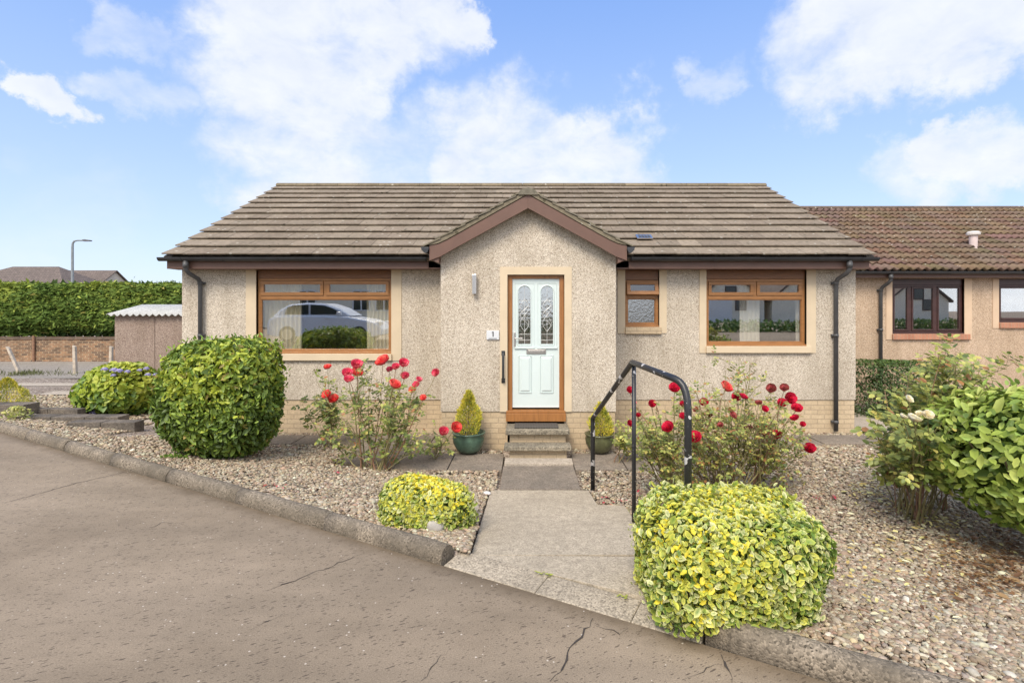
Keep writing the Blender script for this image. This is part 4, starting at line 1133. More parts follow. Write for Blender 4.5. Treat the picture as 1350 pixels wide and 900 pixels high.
EU_E = [(.74,.70,.12), (.64,.64,.24), (.46,.52,.09), (.84,.70,.05), (.18,.26,.045), (.80,.76,.38)]
EU_C = [(.36,.42,.08), (.18,.28,.07), (.20,.31,.06), (.74,.62,.06), (.10,.19,.04), (.26,.34,.11)]
def euonymus(name, c, ax, n, label, seed, size=.034, p=3, warp=None, rz=0, lump=.05, bright=1, group=None, gold=0):
    r = np.random.default_rng(seed); rp_ = random.Random(seed)
    T = root(name, (c[0], c[1], float(gz(c[0], c[1]))), label, 'shrub', group)
    parts = []
    for m, th, k, td in ((n, .12, 1.0, 2.2), (n//2, .4, .93, 1.0)):
        P, g, t, l = bush_shell(m, c, tuple(a*k for a in ax), p, r, lump, 7, seed, th, .0, warp, td)
        q = nz(P, 5, seed+3, 2)*.75+(P[:,2]-c[2])/ax[2]*.35+.12+gold+r.normal(0, .5, len(P))-.5*np.clip((P[:,1]-c[1])/ax[1], 0, 1)
        ci = np.where(q > 1.15, 3, np.where(q > .42, 0, np.where(q > .0, 1, np.where(q > -.45, 2, 4))))
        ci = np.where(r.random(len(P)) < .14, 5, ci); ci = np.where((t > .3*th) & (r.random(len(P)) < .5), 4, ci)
        parts.append(bush_leaves(P, g, r, size, .60, [tuple(np.array(x)*bright) for x in EU_E], [1]*6, EU_C, .35, k == 1.0, .26, .1, .85, .14, ci))
    P, g, t, l = bush_shell(n//26, c, tuple(a*1.07 for a in ax), p, r, lump, 7, seed, .04, .0, warp, 1)   # loose shoots
    parts.append(bush_leaves(P, g, r, size*.95, .55, [EU_E[0], EU_E[2], EU_E[5]], [1, 2, 1], [EU_C[0], EU_C[2], EU_C[5]], .0, True, .3, .6, .9))
    V, Fq, C = merge(parts); np_build('foliage', V, Fq, leaf_m, T, C)
    mb = MB(); z = float(gz(c[0], c[1]))
    branches(mb, (c[0], c[1], z-.03), [(c[0]+rp_.uniform(-.7,.7)*ax[0], c[1]+rp_.uniform(-.7,.7)*ax[1], c[2]+rp_.uniform(-.2,.7)*ax[2]) for _ in range(12)], .012, rp_); mb.build('stem', bark, T)
    return T
euonymus('variegated_shrub', (PX(565, 4.55), 4.52, .28), (.39, .28, .275), 9500, 'low rectangular yellow and green variegated shrub behind the end of the left kerb', 31, .036, 3.2, lump=.11, gold=-.4)
def ewarp(P):
    P = P.copy(); P[:,0] += .10*(P[:,1])-.10*np.clip(P[:,2], -1, 0)*0
    P[:,2] *= 1+.0*P[:,0]; P[:,2] -= .10*np.clip(P[:,0]-.1, 0, 1)
    return P
euonymus('variegated_shrub', (1.275, 3.33, .465), (.56, .51, .375), 17000, 'large rounded bright yellow variegated shrub beside the handrail and ramp', 32, .038, 3.2, ewarp, lump=.12)

def small_conifer(px, Y, zb, zt, w, label, n=5000, seed=1, group=None):
    """dwarf golden conifer, cone with lumpy shoots"""
    r = np.random.default_rng(seed); x = PX(px, Y)
    T = root('dwarf_conifer', (x, Y, zb), label, 'conifer', group)
    h = zt-zb; u = r.random(n)**.8; th = r.uniform(0, 6.28, n)
    prof = np.interp(u, [0, .12, .35, .55, .68, .85, 1], [.62, .95, 1, .82, .48, .30, .03])*w
    P = np.stack([np.cos(th), np.sin(th), u*0], 1); l = nz(np.stack([np.cos(th)*w, np.sin(th)*w, u*h], 1), 16, seed, 2)
    rad = prof*(1+.22*l)*(1-.35*r.random(n)**2); P = np.stack([x+np.cos(th)*rad, Y+np.sin(th)*rad, zb+u*h], 1)
    g = unit(np.stack([np.cos(th), np.sin(th), np.full(n, .35)], 1))
    A = unit(g+np.array((0,0,.8))+r.normal(0, .35, (n, 3))); s = .030*np.exp(r.normal(0, .3, n))
    cols = np.array([(.72,.62,.08), (.52,.52,.08), (.24,.28,.045), (.80,.66,.12)])
    ci = np.clip((1.4-l*1.2+r.normal(0, .6, n)).astype(int), 0, 3); ci = np.where(ci == 3, 2, ci); ci = np.where(r.random(n) < .15, 3, ci)
    V, Fq, C = leaf_mesh(P, A, unit(r.normal(size=(n, 3))), s, np.full(n, .3), cols[ci]*r.uniform(.8, 1.2, (n, 1)), None, False)
    np_build('foliage', V, Fq, needle_m, T, C)
    mb = MB(); mb.tube([(x, Y, zb-.03), (x, Y, zb+h*.8)], [.012, .004], 6); mb.build('trunk', bark, T)
    return T
def pot(px, Y, zb, r0, h, label, cr, seed):
    x = PX(px, Y); m, nt, out = newmat('glazed_pot_%d' % seed); v = coords(nt)
    n = noise(nt, v, 7, 5, .6); r = ramp(nt, n, [(.3, tuple(Vector(cr)*.55)), (.55, cr), (.75, tuple(Vector(cr)*1.6))])
    finish(nt, out, r.outputs[0], .22, noise(nt, v, 20), .12, .004, 0, .6)
    T = root('plant_pot', (x, Y, zb), label, 'plant pot', 'glazed pots beside the entrance steps')
    mb = MB(); mb.lathe([(r0*.58, 0), (r0*.74, h*.14), (r0*.93, h*.45), (r0*.98, h*.72), (r0*.92, h*.88), (r0*1.0, h*.94), (r0*1.02, h), (r0*.90, h), (r0*.86, h*.86)], (x, Y, zb), 36)
    o = mb.build('body', m, T)
    for p in o.data.polygons: p.use_smooth = len(p.vertices) == 4
    mb = MB(); mb.lathe([(r0*.86, h*.80), (r0*.5, h*.87), (.02, h*.89)], (x, Y, zb), 20); mb.build('soil', soil, T)
    return T, x, h
YPt = 7.33
pot(618, YPt, .045, .228, .27, 'green glazed pot left of the entrance steps', (.075,.13,.09), 1)
pot(790.5, YPt, .045, .205, .25, 'olive glazed pot right of the entrance steps, behind the handrail', (.10,.105,.05), 2)
small_conifer(618, YPt, .27, PZ(516, YPt), .165, 'golden dwarf conifer growing in the green glazed pot left of the steps', 5200, 41)
small_conifer(792, YPt, .25, PZ(532, YPt), .155, 'golden dwarf conifer growing in the olive pot right of the steps', 4200, 42)

# --- roses
def bloom_mesh(name, cols, seed):
    r = np.random.default_rng(seed); V = []; Fq = []; C = []
    for n, op, rad, tilt in ((3, .42, .42, .0), (4, .62, .62, .3), (5, .82, .82, .2), (6, 1.0, 1.0, .5), (5, 1.16, 1.08, .9)):
        for k in range(n):
            th0 = 2*math.pi*(k+r.random()*.5)/n+tilt; w = math.pi/n*1.35; b = len(V); cc = np.array(cols[r.integers(len(cols))])*r.uniform(.8, 1.15)
            for i in range(4):
                t = i/3
                for j in range(4):
                    u = j/3*2-1; th = th0+u*w*(.35+.65*math.sin(math.pi*min(1, t*.62+.12)))
                    ph = op*math.pi/2*t; ro = rad*(.06+.95*math.sin(ph))*(1+.05*r.normal()); h = rad*.95*(1-math.cos(ph))*.25+(1.5-op*.85)*t*.9+.07*r.normal()
                    V.append((ro*math.cos(th), ro*math.sin(th), h-.35)); C.append(cc*(.72+.38*t+(.12 if i == 3 else 0)))
            for i in range(3):
                for j in range(3): a = b+i*4+j; Fq.append((a, a+1, a+5, a+4))
    V = np.array(V); me = bpy.data.meshes.new(name); me.from_pydata(V.tolist(), [], Fq)
    a = me.color_attributes.new('Col', 'FLOAT_COLOR', 'POINT'); c = np.ones((len(V), 4), np.float32); c[:,:3] = np.clip(C, 0, 1); a.data.foreach_set('color', c.ravel())
    me.polygons.foreach_set('use_smooth', [True]*len(me.polygons)); me.materials.append(petal_m); return me
BL = {'c': bloom_mesh('crimson_bloom', [(.68,.02,.06), (.58,.015,.06), (.76,.04,.09)], 1),
      'r': bloom_mesh('coral_bloom', [(.86,.10,.09), (.80,.06,.08), (.90,.20,.15)], 2),
      'p': bloom_mesh('pink_bloom', [(.84,.12,.20), (.88,.30,.30), (.78,.06,.14)], 3),
      'f': bloom_mesh('faded_bloom', [(.45,.10,.09), (.38,.14,.08), (.55,.12,.13)], 4),
      'w': bloom_mesh('cream_bloom', [(.82,.74,.52), (.80,.68,.42), (.85,.80,.66)], 5)}
def bez(p0, p1, p2, n):
    return [(p0*(1-t)**2+p1*2*t*(1-t)+p2*t*t) for t in [i/n for i in range(n+1)]]
RLC = [(.22,.27,.07), (.32,.36,.09), (.46,.47,.12), (.58,.50,.14), (.42,.20,.08), (.14,.19,.055)]
def rose_bush(name, bases, blooms, label, seed, extra, lw_=(3, 2, 1.2, .5, .4, 2), leafsz=.042, nleaf=9, twigs=3, r0=.010, bushy=1.0, region=None, rmin=.3, pets=(5,), cat='rose bush'):
    r = random.Random(seed); rn = np.random.default_rng(seed)
    b0 = Vector(bases[0]); T = root(name, (b0.x, b0.y, float(gz(b0.x, b0.y))), label, cat)
    stems = MB(); old = MB(); LP = []; LA = []; LN = []; LS = []
    def leafset(p, d, scale=1):
        d = Vector(d).normalized(); side = Vector((r.gauss(0,1), r.gauss(0,1), r.gauss(0,.4))).cross(d).normalized()
        ax = (d*.35+side*.9+Vector((0,0,r.uniform(-.25,.35)))).normalized(); up = Vector((r.gauss(0,.3), r.gauss(0,.3)-.35, 1)).normalized()
        L_ = leafsz*2.1*scale; sd = ax.cross(up).normalized(); m = r.choice(pets)
        stems.tube([p, p+ax*L_], [.0016, .001], 3, False)
        sp = [(1.0, ax)]+[(q, (ax*.5+sd*s_).normalized()) for q in ((.85, .42)[:(m-1)//2]) for s_ in (-1, 1)]
        for q, dd in sp:
            P0 = p+ax*L_*q; LP.append(P0); LA.append(dd+Vector((0,0,-.15))); LN.append(up+Vector((r.gauss(0,.25), r.gauss(0,.25), 0))); LS.append(leafsz*scale*r.uniform(.75, 1.2))
    def grow(a, b, rad, depth, leafy=1.0, bow=None, tmax=1.0):
        a = Vector(a); b = Vector(b); L_ = (b-a).length
        c = (a+b)/2+(bow if bow is not None else Vector((r.uniform(-.1,.1), r.uniform(-.1,.1), r.uniform(.0,.14)))*L_)
        P = bez(a, c, b, 7); n = len(P)
        P = [P[0]]+[p+Vector((r.gauss(0,1), r.gauss(0,1), r.gauss(0,.5)))*.009*min(1, L_*1.6) for p in P[1:-1]]+[P[-1]]
        (old if (depth == 0 and r.random() < .3) else stems).tube(P, [rad*(1-.65*i/(n-1)) for i in range(n)], 5 if depth else 6)
        nl_ = int(nleaf*leafy*bushy*(L_/.6)**.7*(1.3 if depth else 1)+.5)
        for _ in range(nl_):
            t = r.uniform(.42 if depth == 0 else .15, tmax); i = min(n-2, int(t*(n-1))); f = t*(n-1)-i
            leafset(P[i].lerp(P[i+1], f), P[i+1]-P[i], r.uniform(.7, 1.15))
        if depth < 2:
            k = twigs if depth == 0 else max(1, twigs-2)
            for _ in range(k):
                t = r.uniform(.35, .95 if tmax == 1 else .72); i = min(n-2, int(t*(n-1))); p = P[i]; d = (P[i+1]-P[i]).normalized()
                dd = (d*.8+Vector((r.gauss(0,.55), r.gauss(0,.55), r.uniform(.0,.55)))).normalized()
                q = p+dd*r.uniform(.10, .30)*(.6+.6*L_)*(.7 if depth else 1)
                if q.y > 8.45 and p.x < 5.3: q.y = 8.45
                grow(p, q, rad*.5, depth+1, leafy)
    for (px, py, d, kind, Y) in blooms:
        tip = at(px, py, Y); b = Vector(min(bases, key=lambda b_: (Vector(b_)-tip).length+r.uniform(0,.25)))
        grow(b+Vector((r.uniform(-.05,.05), r.uniform(-.05,.05), -.02)), tip-Vector((0,0,.02)), r0*r.uniform(.7, 1.1), 0, .7, None, .86)
        o = bpy.data.objects.new('flower', BL[kind]); COL.objects.link(o); o.parent = T
        o.location = tip-W0[T.name]; s_ = d/2/F*Y*(1.12 if kind != 'w' else 1.0)
        ax = Vector((r.uniform(-.6,.6), r.uniform(-1.0,-.2), r.uniform(.35,1.0))).normalized()
        o.rotation_mode = 'QUATERNION'; o.rotation_quaternion = ax.to_track_quat('Z', 'Y'); o.scale = (s_, s_*r.uniform(.9,1), s_*r.uniform(.85,1.05))
    for _ in range(extra):
        b = Vector(r.choice(bases)); px, py, Y = region(r)
        grow(b+Vector((r.uniform(-.06,.06), r.uniform(-.06,.06), -.02)), at(px, py, Y), r0*r.uniform(.4, 1.0), 0, r.uniform(.4, 1.3))
    stems.build('stem', cane_m, T)
    if old.v: old.build('old_cane', cane_dead, T)
    n = len(LP); P = np.array([p[:] for p in LP]); A = np.array([p[:] for p in LA]); Nn = unit(np.array([p[:] for p in LN]))
    cols = np.array(RLC); ci = rn.choice(len(cols), n, p=np.array(lw_)/sum(lw_)); cE = cols[ci]*rn.uniform(.8, 1.2, (n, 1))
    V, Fq, C = leaf_mesh(P, A, Nn, np.array(LS), np.full(n, .72), cE, cE*.85, True); np_build('foliage', V, Fq, leaf_m, T, C)
    return T
def gp(px, Y, dz=0): x = PX(px, Y); return (x, Y, float(gz(x, Y))+dz)
J = lambda a: a
r1 = random.Random(77)
def yy(a, b): return r1.uniform(a, b)
bl1 = [(505,476,18,'r'),(470,480,13,'p'),(458,491,12,'p'),(471,491,13,'r'),(460,500,11,'p'),(532,478,11,'p'),(522,483,9,'p'),(534,495,10,'p'),(520,507,14,'r'),(549,507,9,'p'),(544,514,9,'r'),(575,491,10,'p'),(558,524,8,'r'),(514,487,8,'p'),(552,500,8,'p')]
rose_bush('rose_bush', [gp(487, 6.5), gp(500, 6.45), gp(478, 6.6), gp(512, 6.5)], [(a, b, c, d, yy(6.2, 7.0)) for a, b, c, d in bl1],
    'tall rose bush with coral and pink blooms in the gravel under the living room window', 5, 13,
    region=lambda r: (r.choice([r.uniform(405, 480), r.uniform(480, 590), r.uniform(430, 600)]), r.uniform(490, 600) if r.random() < .7 else r.uniform(530, 620), r.uniform(6.2, 7.0)), nleaf=4.4, twigs=3, lw_=(3,2,1.5,.7,.6,3), leafsz=.05)
rose_bush('rose_bush', [gp(433, 7.7), gp(437, 7.75)], [(432,484,9,'r',7.6),(431,520,12,'r',7.5),(440,526,12,'r',7.55)],
    'small thin rose bush with three coral blooms near the big clipped shrub', 6, 4,
    region=lambda r: (r.uniform(390, 455), r.uniform(495, 560), r.uniform(7.5, 7.9)), nleaf=9, twigs=2, leafsz=.05, lw_=(3,2,1,.5,.2,3))
rose_bush('rose_bush', [gp(574, 6.95), gp(570, 7.0)], [(585,568,11,'p',7.0),(601,563,13,'r',6.95)],
    'low rose shoots with two red blooms leaning in front of the green glazed pot', 8, 3,
    region=lambda r: (r.uniform(560, 610), r.uniform(560, 600), r.uniform(6.85, 7.1)), nleaf=5, twigs=1, leafsz=.04)
bl2 = [(928,530,10,'c'),(957,510,15,'r'),(971,523,11,'c'),(980,523,10,'c'),(1017,512,11,'f'),(1034,511,10,'f'),(1041,525,15,'c'),(1031,531,11,'c'),(1050,538,13,'c'),(1048,551,10,'c'),(1008,539,9,'c'),(1058,559,7,'c'),(1008,567,14,'c'),(1025,573,13,'c'),(1067,591,13,'c'),(916,576,15,'c'),(936,591,9,'p'),(929,568,7,'r'),(977,564,10,'p'),(988,565,10,'p'),(918,540,7,'c'),(966,547,9,'f'),(935,545,9,'f'),(900,548,8,'c'),(1000,531,8,'f'),(1018,588,6,'f'),(950,560,7,'f'),(900,532,7,'c')]
rose_bush('rose_bush', [gp(950, 5.6), gp(975, 5.55), gp(1000, 5.6), gp(965, 5.8), gp(990, 5.75), gp(940, 5.7)], [(a, b, c, d, yy(5.1, 6.1)) for a, b, c, d in bl2],
    'wide twiggy rose bush with many crimson blooms below the right front window', 9, 42,
    region=lambda r: (lambda u: (965+u*105, 488+abs(u)**1.5*75+r.random()**1.5*110-(22 if abs(u) < .3 else 0), r.uniform(5.2, 6.2)))(r.uniform(-1, 1)), nleaf=4.2, twigs=3, lw_=(1.6,2.4,2.8,1.4,1.4,.5), leafsz=.038, r0=.009)
rose_bush('rose_bush', [gp(893, 5.5), gp(902, 5.45), gp(885, 5.6)], [(830,514,9,'c',5.5),(889,511,13,'c',5.3),(859,532,10,'c',5.4),(881,563,14,'c',5.3),(841,547,6,'c',5.5),(830,558,8,'c',5.6),(836,530,6,'p',5.5)],
    'straggly rose bush with crimson blooms just behind the handrail', 10, 12,
    region=lambda r: (r.uniform(835, 925), r.uniform(510, 600), r.uniform(5.2, 5.8)), nleaf=5, twigs=3, lw_=(2,2.4,2.6,.9,.4,.8), leafsz=.038)
rose_bush('rose_bush', [gp(812, 6.9), gp(818, 6.85)], [], 'small pale leafy shoots between the olive pot and the handrail post', 12, 6,
    region=lambda r: (r.uniform(808, 852), r.uniform(550, 595), r.uniform(6.6, 7.0)), nleaf=7, twigs=2, lw_=(1,3,3,.3,.1,.3), leafsz=.05, cat='plant')
rose_bush('yellow_rose_bush', [gp(1192, 5.1), gp(1208, 4.95), gp(1222, 5.1), gp(1184, 5.3), gp(1245, 5.3)], [(1205,552,17,'w',4.2),(1223,547,13,'w',4.2),(1198,526,11,'w',4.22),(1191,549,10,'w',4.2),(1212,545,9,'w',4.22)],
    'tall leafy rose bush with cream yellow blooms beside the neighbouring hedge', 13, 42,
    region=lambda r: (lambda u: (1232+u*(80 if u > 0 else 88), 462+max(0, -u)*60+r.random()**1.3*110, r.uniform(4.7, 5.6)))(r.uniform(-1, 1)), nleaf=6, twigs=3, lw_=(2.6,3.6,3,.9,.4,.8), leafsz=.062, r0=.010)

# --- broad leaved shrub at the right edge
def broad_shrub():
    r = np.random.default_rng(51); rp_ = random.Random(51)
    c = (4.28, 4.3, .84); T = root('broad_leaved_shrub', (c[0]-.1, c[1], float(gz(c[0]-.1, c[1]))), 'dense shrub with broad pale green leaves at the right edge of the garden', 'shrub')
    parts = []
    def warp(P):
        P = P.copy(); P[:,2] = np.where(P[:,2] < 0, P[:,2]*.93, P[:,2]); P[:,0] -= .18*np.clip(-P[:,2], 0, 1); return P
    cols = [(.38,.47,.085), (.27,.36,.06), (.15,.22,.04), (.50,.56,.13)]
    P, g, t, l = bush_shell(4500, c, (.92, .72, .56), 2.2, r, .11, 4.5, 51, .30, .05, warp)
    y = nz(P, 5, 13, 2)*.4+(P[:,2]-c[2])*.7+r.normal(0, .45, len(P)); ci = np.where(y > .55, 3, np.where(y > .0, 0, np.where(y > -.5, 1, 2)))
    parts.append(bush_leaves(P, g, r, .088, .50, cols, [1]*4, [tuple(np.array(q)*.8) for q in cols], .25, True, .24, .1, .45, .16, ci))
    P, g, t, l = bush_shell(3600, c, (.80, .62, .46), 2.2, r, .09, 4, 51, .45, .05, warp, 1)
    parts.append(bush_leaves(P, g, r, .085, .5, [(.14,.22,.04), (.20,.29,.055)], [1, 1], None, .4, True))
    P, g, t, l = bush_shell(170, c, (.98, .78, .63), 2.2, r, .09, 4, 51, .0, .35, warp)
    parts.append(bush_leaves(P, g, r, .08, .5, [(.38,.46,.12), (.30,.42,.09)], [1, 1], None, 0, True, .2, .5))
    V, Fq, C = merge(parts); np_build('foliage', V, Fq, leaf_m, T, C)
    mb = MB(); b = (c[0]-.12, c[1]-.1, .0)
    branches(mb, b, [(c[0]+rp_.uniform(-.8,.8), c[1]+rp_.uniform(-.7,.7), c[2]+rp_.uniform(-.2,.55)) for _ in range(26)], .02, rp_); mb.build('stem', bark, T)
broad_shrub()

# --- hydrangea
def hydrangea():
    r = np.random.default_rng(61); Y = 10.1; c = (PX(160, Y), Y, .46)
    T = root('hydrangea', (c[0], c[1], 0), 'lime green hydrangea with small violet flower heads in front of the shed', 'hydrangea')
    cols = [(.36,.43,.05), (.24,.33,.04), (.47,.50,.07), (.13,.22,.04)]
    parts = []
    P, g, t, l = bush_shell(3600, c, (.76, .62, .50), 2.1, r, .10, 5, 61, .25, .0)
    y = (P[:,2]-c[2])*1.2+nz(P, 6, 3, 2)*.4+r.normal(0, .4, len(P)); ci = np.where(y > .55, 2, np.where(y > -.05, 0, np.where(y > -.45, 1, 3)))
    parts.append(bush_leaves(P, g, r, .12, .62, cols, [1]*4, None, .35, True, .25, .1, .5, .15, ci))
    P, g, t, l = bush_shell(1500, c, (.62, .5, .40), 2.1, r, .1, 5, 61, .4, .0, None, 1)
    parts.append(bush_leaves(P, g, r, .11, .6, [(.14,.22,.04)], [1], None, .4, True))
    V, Fq, C = merge(parts); np_build('foliage', V, Fq, leaf_m, T, C)
    mb = MB(); rp_ = random.Random(6); branches(mb, (c[0], c[1], -.02), [(c[0]+rp_.uniform(-.5,.5), c[1]+rp_.uniform(-.4,.4), .6) for _ in range(12)], .012, rp_); mb.build('stem', bark, T)
    hv = []; 
    n = 110; d = unit(r.normal(size=(n, 3))); d[:,2] = np.abs(d[:,2])*.9-.1
    P = d*1.0; cols = np.array([(.36,.33,.62), (.45,.42,.68), (.50,.45,.60)])
    V, Fq, C = leaf_mesh(P-unit(np.cross(d, (0,0,1)))*.3, unit(np.cross(d, (.1,0,1))), d, np.full(n, .6), np.full(n, 1.), cols[r.integers(0, 3, n)]*r.uniform(.8, 1.2, (n, 1)), None, False)
    me = bpy.data.meshes.new('hydrangea_head'); me.from_pydata(V.tolist(), [], Fq.tolist()); a = me.color_attributes.new('Col', 'FLOAT_COLOR', 'POINT'); cc = np.ones((len(V), 4), np.float32); cc[:,:3] = C; a.data.foreach_set('color', cc.ravel()); me.materials.append(petal_m)
    for px, py, s_ in ((138,487,8),(150,488,9),(157,489,9),(150,495,7),(168,490,7),(193,486,7),(195,494,7),(205,494,6),(149,507,6),(126,516,6),(140,513,6),(123,544,9),(184,488,6)):
        o = bpy.data.objects.new('flower_head', me); COL.objects.link(o); o.parent = T; o.location = at(px, py, 9.62+.0*px)-W0[T.name]; s2 = s_/2/F*9.7; o.scale = (s2, s2, s2*.8)
hydrangea()

# --- far hedge
def far_hedge():
    r = np.random.default_rng(71); x0, x1, y0, y1, z0, z1 = -30, -8.5, 20.75, 23.2, .98, PZ(376, 20.9)
    T = root('conifer_hedge', (-19, 22, 0), 'long tall clipped conifer hedge growing above the old brick wall', 'hedge')
    parts = []
    n = 52000; f = r.random(n)
    X = x0+(x1-x0)*r.random(n)
    face = f < .74
    Z = np.where(face, z0+(z1-z0)*r.random(n), z1); Yv = np.where(face, y0, y0+(y1-y0)*r.random(n))
    P = np.stack([X, Yv, Z], 1); l = nz(P*np.array((1, 1, 2.2)), 2.6, 7, 4)
    under = np.clip((z0+.42-Z)/.42, 0, 1)
    P[:,1] = np.where(face, y0+.14*l+under*.5*(1+.6*nz(P, 3, 9, 2))+.25*r.random(n)**2-.10*np.sin((Z-z0)/(z1-z0)*3.1), Yv)
    P[:,2] = np.where(face, Z, z1+.06*l-.10*r.random(n)**2+.02)
    g = np.where(face[:,None], np.array((0,-1,.25)), np.array((0,-.1,1)))
    A = unit(np.stack([r.normal(0, .9, n), -.35+r.normal(0, .3, n), r.normal(-.05, .28, n)], 1)); 
    A[~face] += np.array((0,0,.35))
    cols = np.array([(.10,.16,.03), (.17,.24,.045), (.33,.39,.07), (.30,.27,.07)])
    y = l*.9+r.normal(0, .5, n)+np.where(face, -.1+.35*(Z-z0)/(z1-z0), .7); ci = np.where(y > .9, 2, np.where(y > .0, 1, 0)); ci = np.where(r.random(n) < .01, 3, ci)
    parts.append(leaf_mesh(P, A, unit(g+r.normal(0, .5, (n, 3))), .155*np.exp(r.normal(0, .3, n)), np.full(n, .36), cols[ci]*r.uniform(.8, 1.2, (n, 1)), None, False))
    # dense inner mass of twigs
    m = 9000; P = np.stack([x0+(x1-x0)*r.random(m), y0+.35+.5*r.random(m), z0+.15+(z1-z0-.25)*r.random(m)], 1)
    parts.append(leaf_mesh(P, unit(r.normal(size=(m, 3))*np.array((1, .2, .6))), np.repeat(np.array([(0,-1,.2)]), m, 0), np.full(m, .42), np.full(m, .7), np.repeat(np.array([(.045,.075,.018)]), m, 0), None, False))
    m = 90; P = np.stack([PX(r.choice([30, 170, 178, 214, 222], m)+r.normal(0, 6, m), 21.), np.full(m, 21.2), z1+np.abs(r.normal(0, .07, m))], 1)
    parts.append(leaf_mesh(P, unit(np.stack([r.normal(0,.5,m), r.normal(0,.3,m), np.ones(m)], 1)), unit(r.normal(size=(m, 3))), np.full(m, .14), np.full(m, .3), np.repeat(np.array([(.14,.2,.04)]), m, 0), None, False))
    V, Fq, C = merge(parts); np_build('foliage', V, Fq, needle_m, T, C)
    rp_ = random.Random(9); k = x0+.4
    for _ in range(30):
        mb = MB(); x = k; k += .72; mb.tube([(x, 21.9, 0), (x+rp_.uniform(-.1,.1), 21.9, 2.6)], [.06, .03], 6); mb.build('trunk', bark, T)
far_hedge()
def dark_hedge():
    r = np.random.default_rng(81); T = root('box_hedge', (6.7, 10.1, 0), 'dark clipped hedge in the gap in front of the neighbouring bungalow', 'hedge')
    c = (6.95, 10.15, .5); P, g, t, l = bush_shell(11000, c, (1.25, .5, .52), 5, r, .03, 5, 81, .2, .0)
    cols = [(.045,.085,.02), (.08,.14,.03), (.14,.20,.04)]
    ci = np.clip((r.random(len(P))*1.6+np.where(P[:,2] > .95, .9, 0)).astype(int), 0, 2)
    V, Fq, C = bush_leaves(P, g, r, .045, .5, cols, [1]*3, None, .3, False, .25, 0, .7, .2, ci); np_build('foliage', V, Fq, leaf_m, T, C)
    mb = MB(); rp_ = random.Random(2); branches(mb, (c[0], c[1], -.03), [(c[0]+rp_.uniform(-1,1), c[1]+rp_.uniform(-.3,.3), .8) for _ in range(12)], .02, rp_); mb.build('stem', bark, T)
dark_hedge()

# ------------------------------------------------------------------ left background
mb = MB(); yb = 20.4; mb.box(-30, -6.0, yb, yb+.22, -.1, .84); 
BW = root('brick_wall', (-18, yb, 0), 'old weathered red brick boundary wall under the conifer hedge', 'wall')
mb.build('brickwork', red_brick, BW)
mb = MB(); mb.box(-30, -6.0, yb-.025, yb+.25, .842, .95); mb.build('coping', m_brick('coping_brick', (.20,.12,.08), (.13,.09,.065), (.16,.13,.10), .085, .3, .012, bstr=.6, dirt=.3), BW)
mb = MB(); x = PX(46, yb); mb.tube([(x, yb-.05, -.05), (x, yb-.05, 1.0)], .045, 8); mb.build('pipe', cane_dead, BW)
post_m = m_simple('weathered_post', (.46,.39,.31), .9, .3, 9, bstr=.5)
def post(px, Y, h, lean, label, w=.095):
    x = PX(px, Y); T = root('fence_post', (x, Y, 0), label, 'post', 'weathered concrete posts by the lane')
    mb = MB(); hw = w/2
    for (x0, y0, x1, y1) in (( -hw, -hw, hw, hw),):
        vs = [(x+a, Y+b, -.1) for a, b in ((-hw,-hw),(hw,-hw),(hw,hw),(-hw,hw))]+[(x+a*.9+lean, Y+b*.9, h+(.02 if a < 0 else -.015)) for a, b in ((-hw,-hw),(hw,-hw),(hw,hw),(-hw,hw))]
        mb.add(vs, [(3,2,1,0), (4,5,6,7), (0,1,5,4), (1,2,6,5), (2,3,7,6), (3,0,4,7)])
    mb.build('shaft', post_m, T, bevel=.012)
post(28, 16.6, .83, -.42, 'pale weathered post leaning far to the left in front of the brick wall')
post(99.5, 16.6, .86, -.03, 'pale weathered upright post standing in front of the brick wall')
post(146, 16.6, .84, .02, 'pale weathered post half hidden behind the corner of the shed')
# grass tufts at the post feet
def tufts():
    r = np.random.default_rng(5); n = 380; xs = np.concatenate([PX(r.normal(42, 9, n//2), 16.4), PX(r.uniform(-20, 150, n-n//2), 16.0)])
    P = np.stack([xs, 16.2+r.normal(0, .25, n), np.full(n, .01)], 1); A = unit(np.stack([r.normal(0,.5,n), r.normal(0,.5,n), np.ones(n)], 1))
    V, Fq, C = leaf_mesh(P, A, unit(r.normal(size=(n, 3))), np.abs(r.normal(.09, .04, n))+.03, np.full(n, .12), np.array([(.17,.18,.07)])*r.uniform(.7, 1.4, (n, 1)), None, False)
    o = np_build('grass', V, Fq, leaf_m, None, C); o['kind'] = 'stuff'; o['label'] = 'short weeds and grass tufts along the lane edge'
tufts()

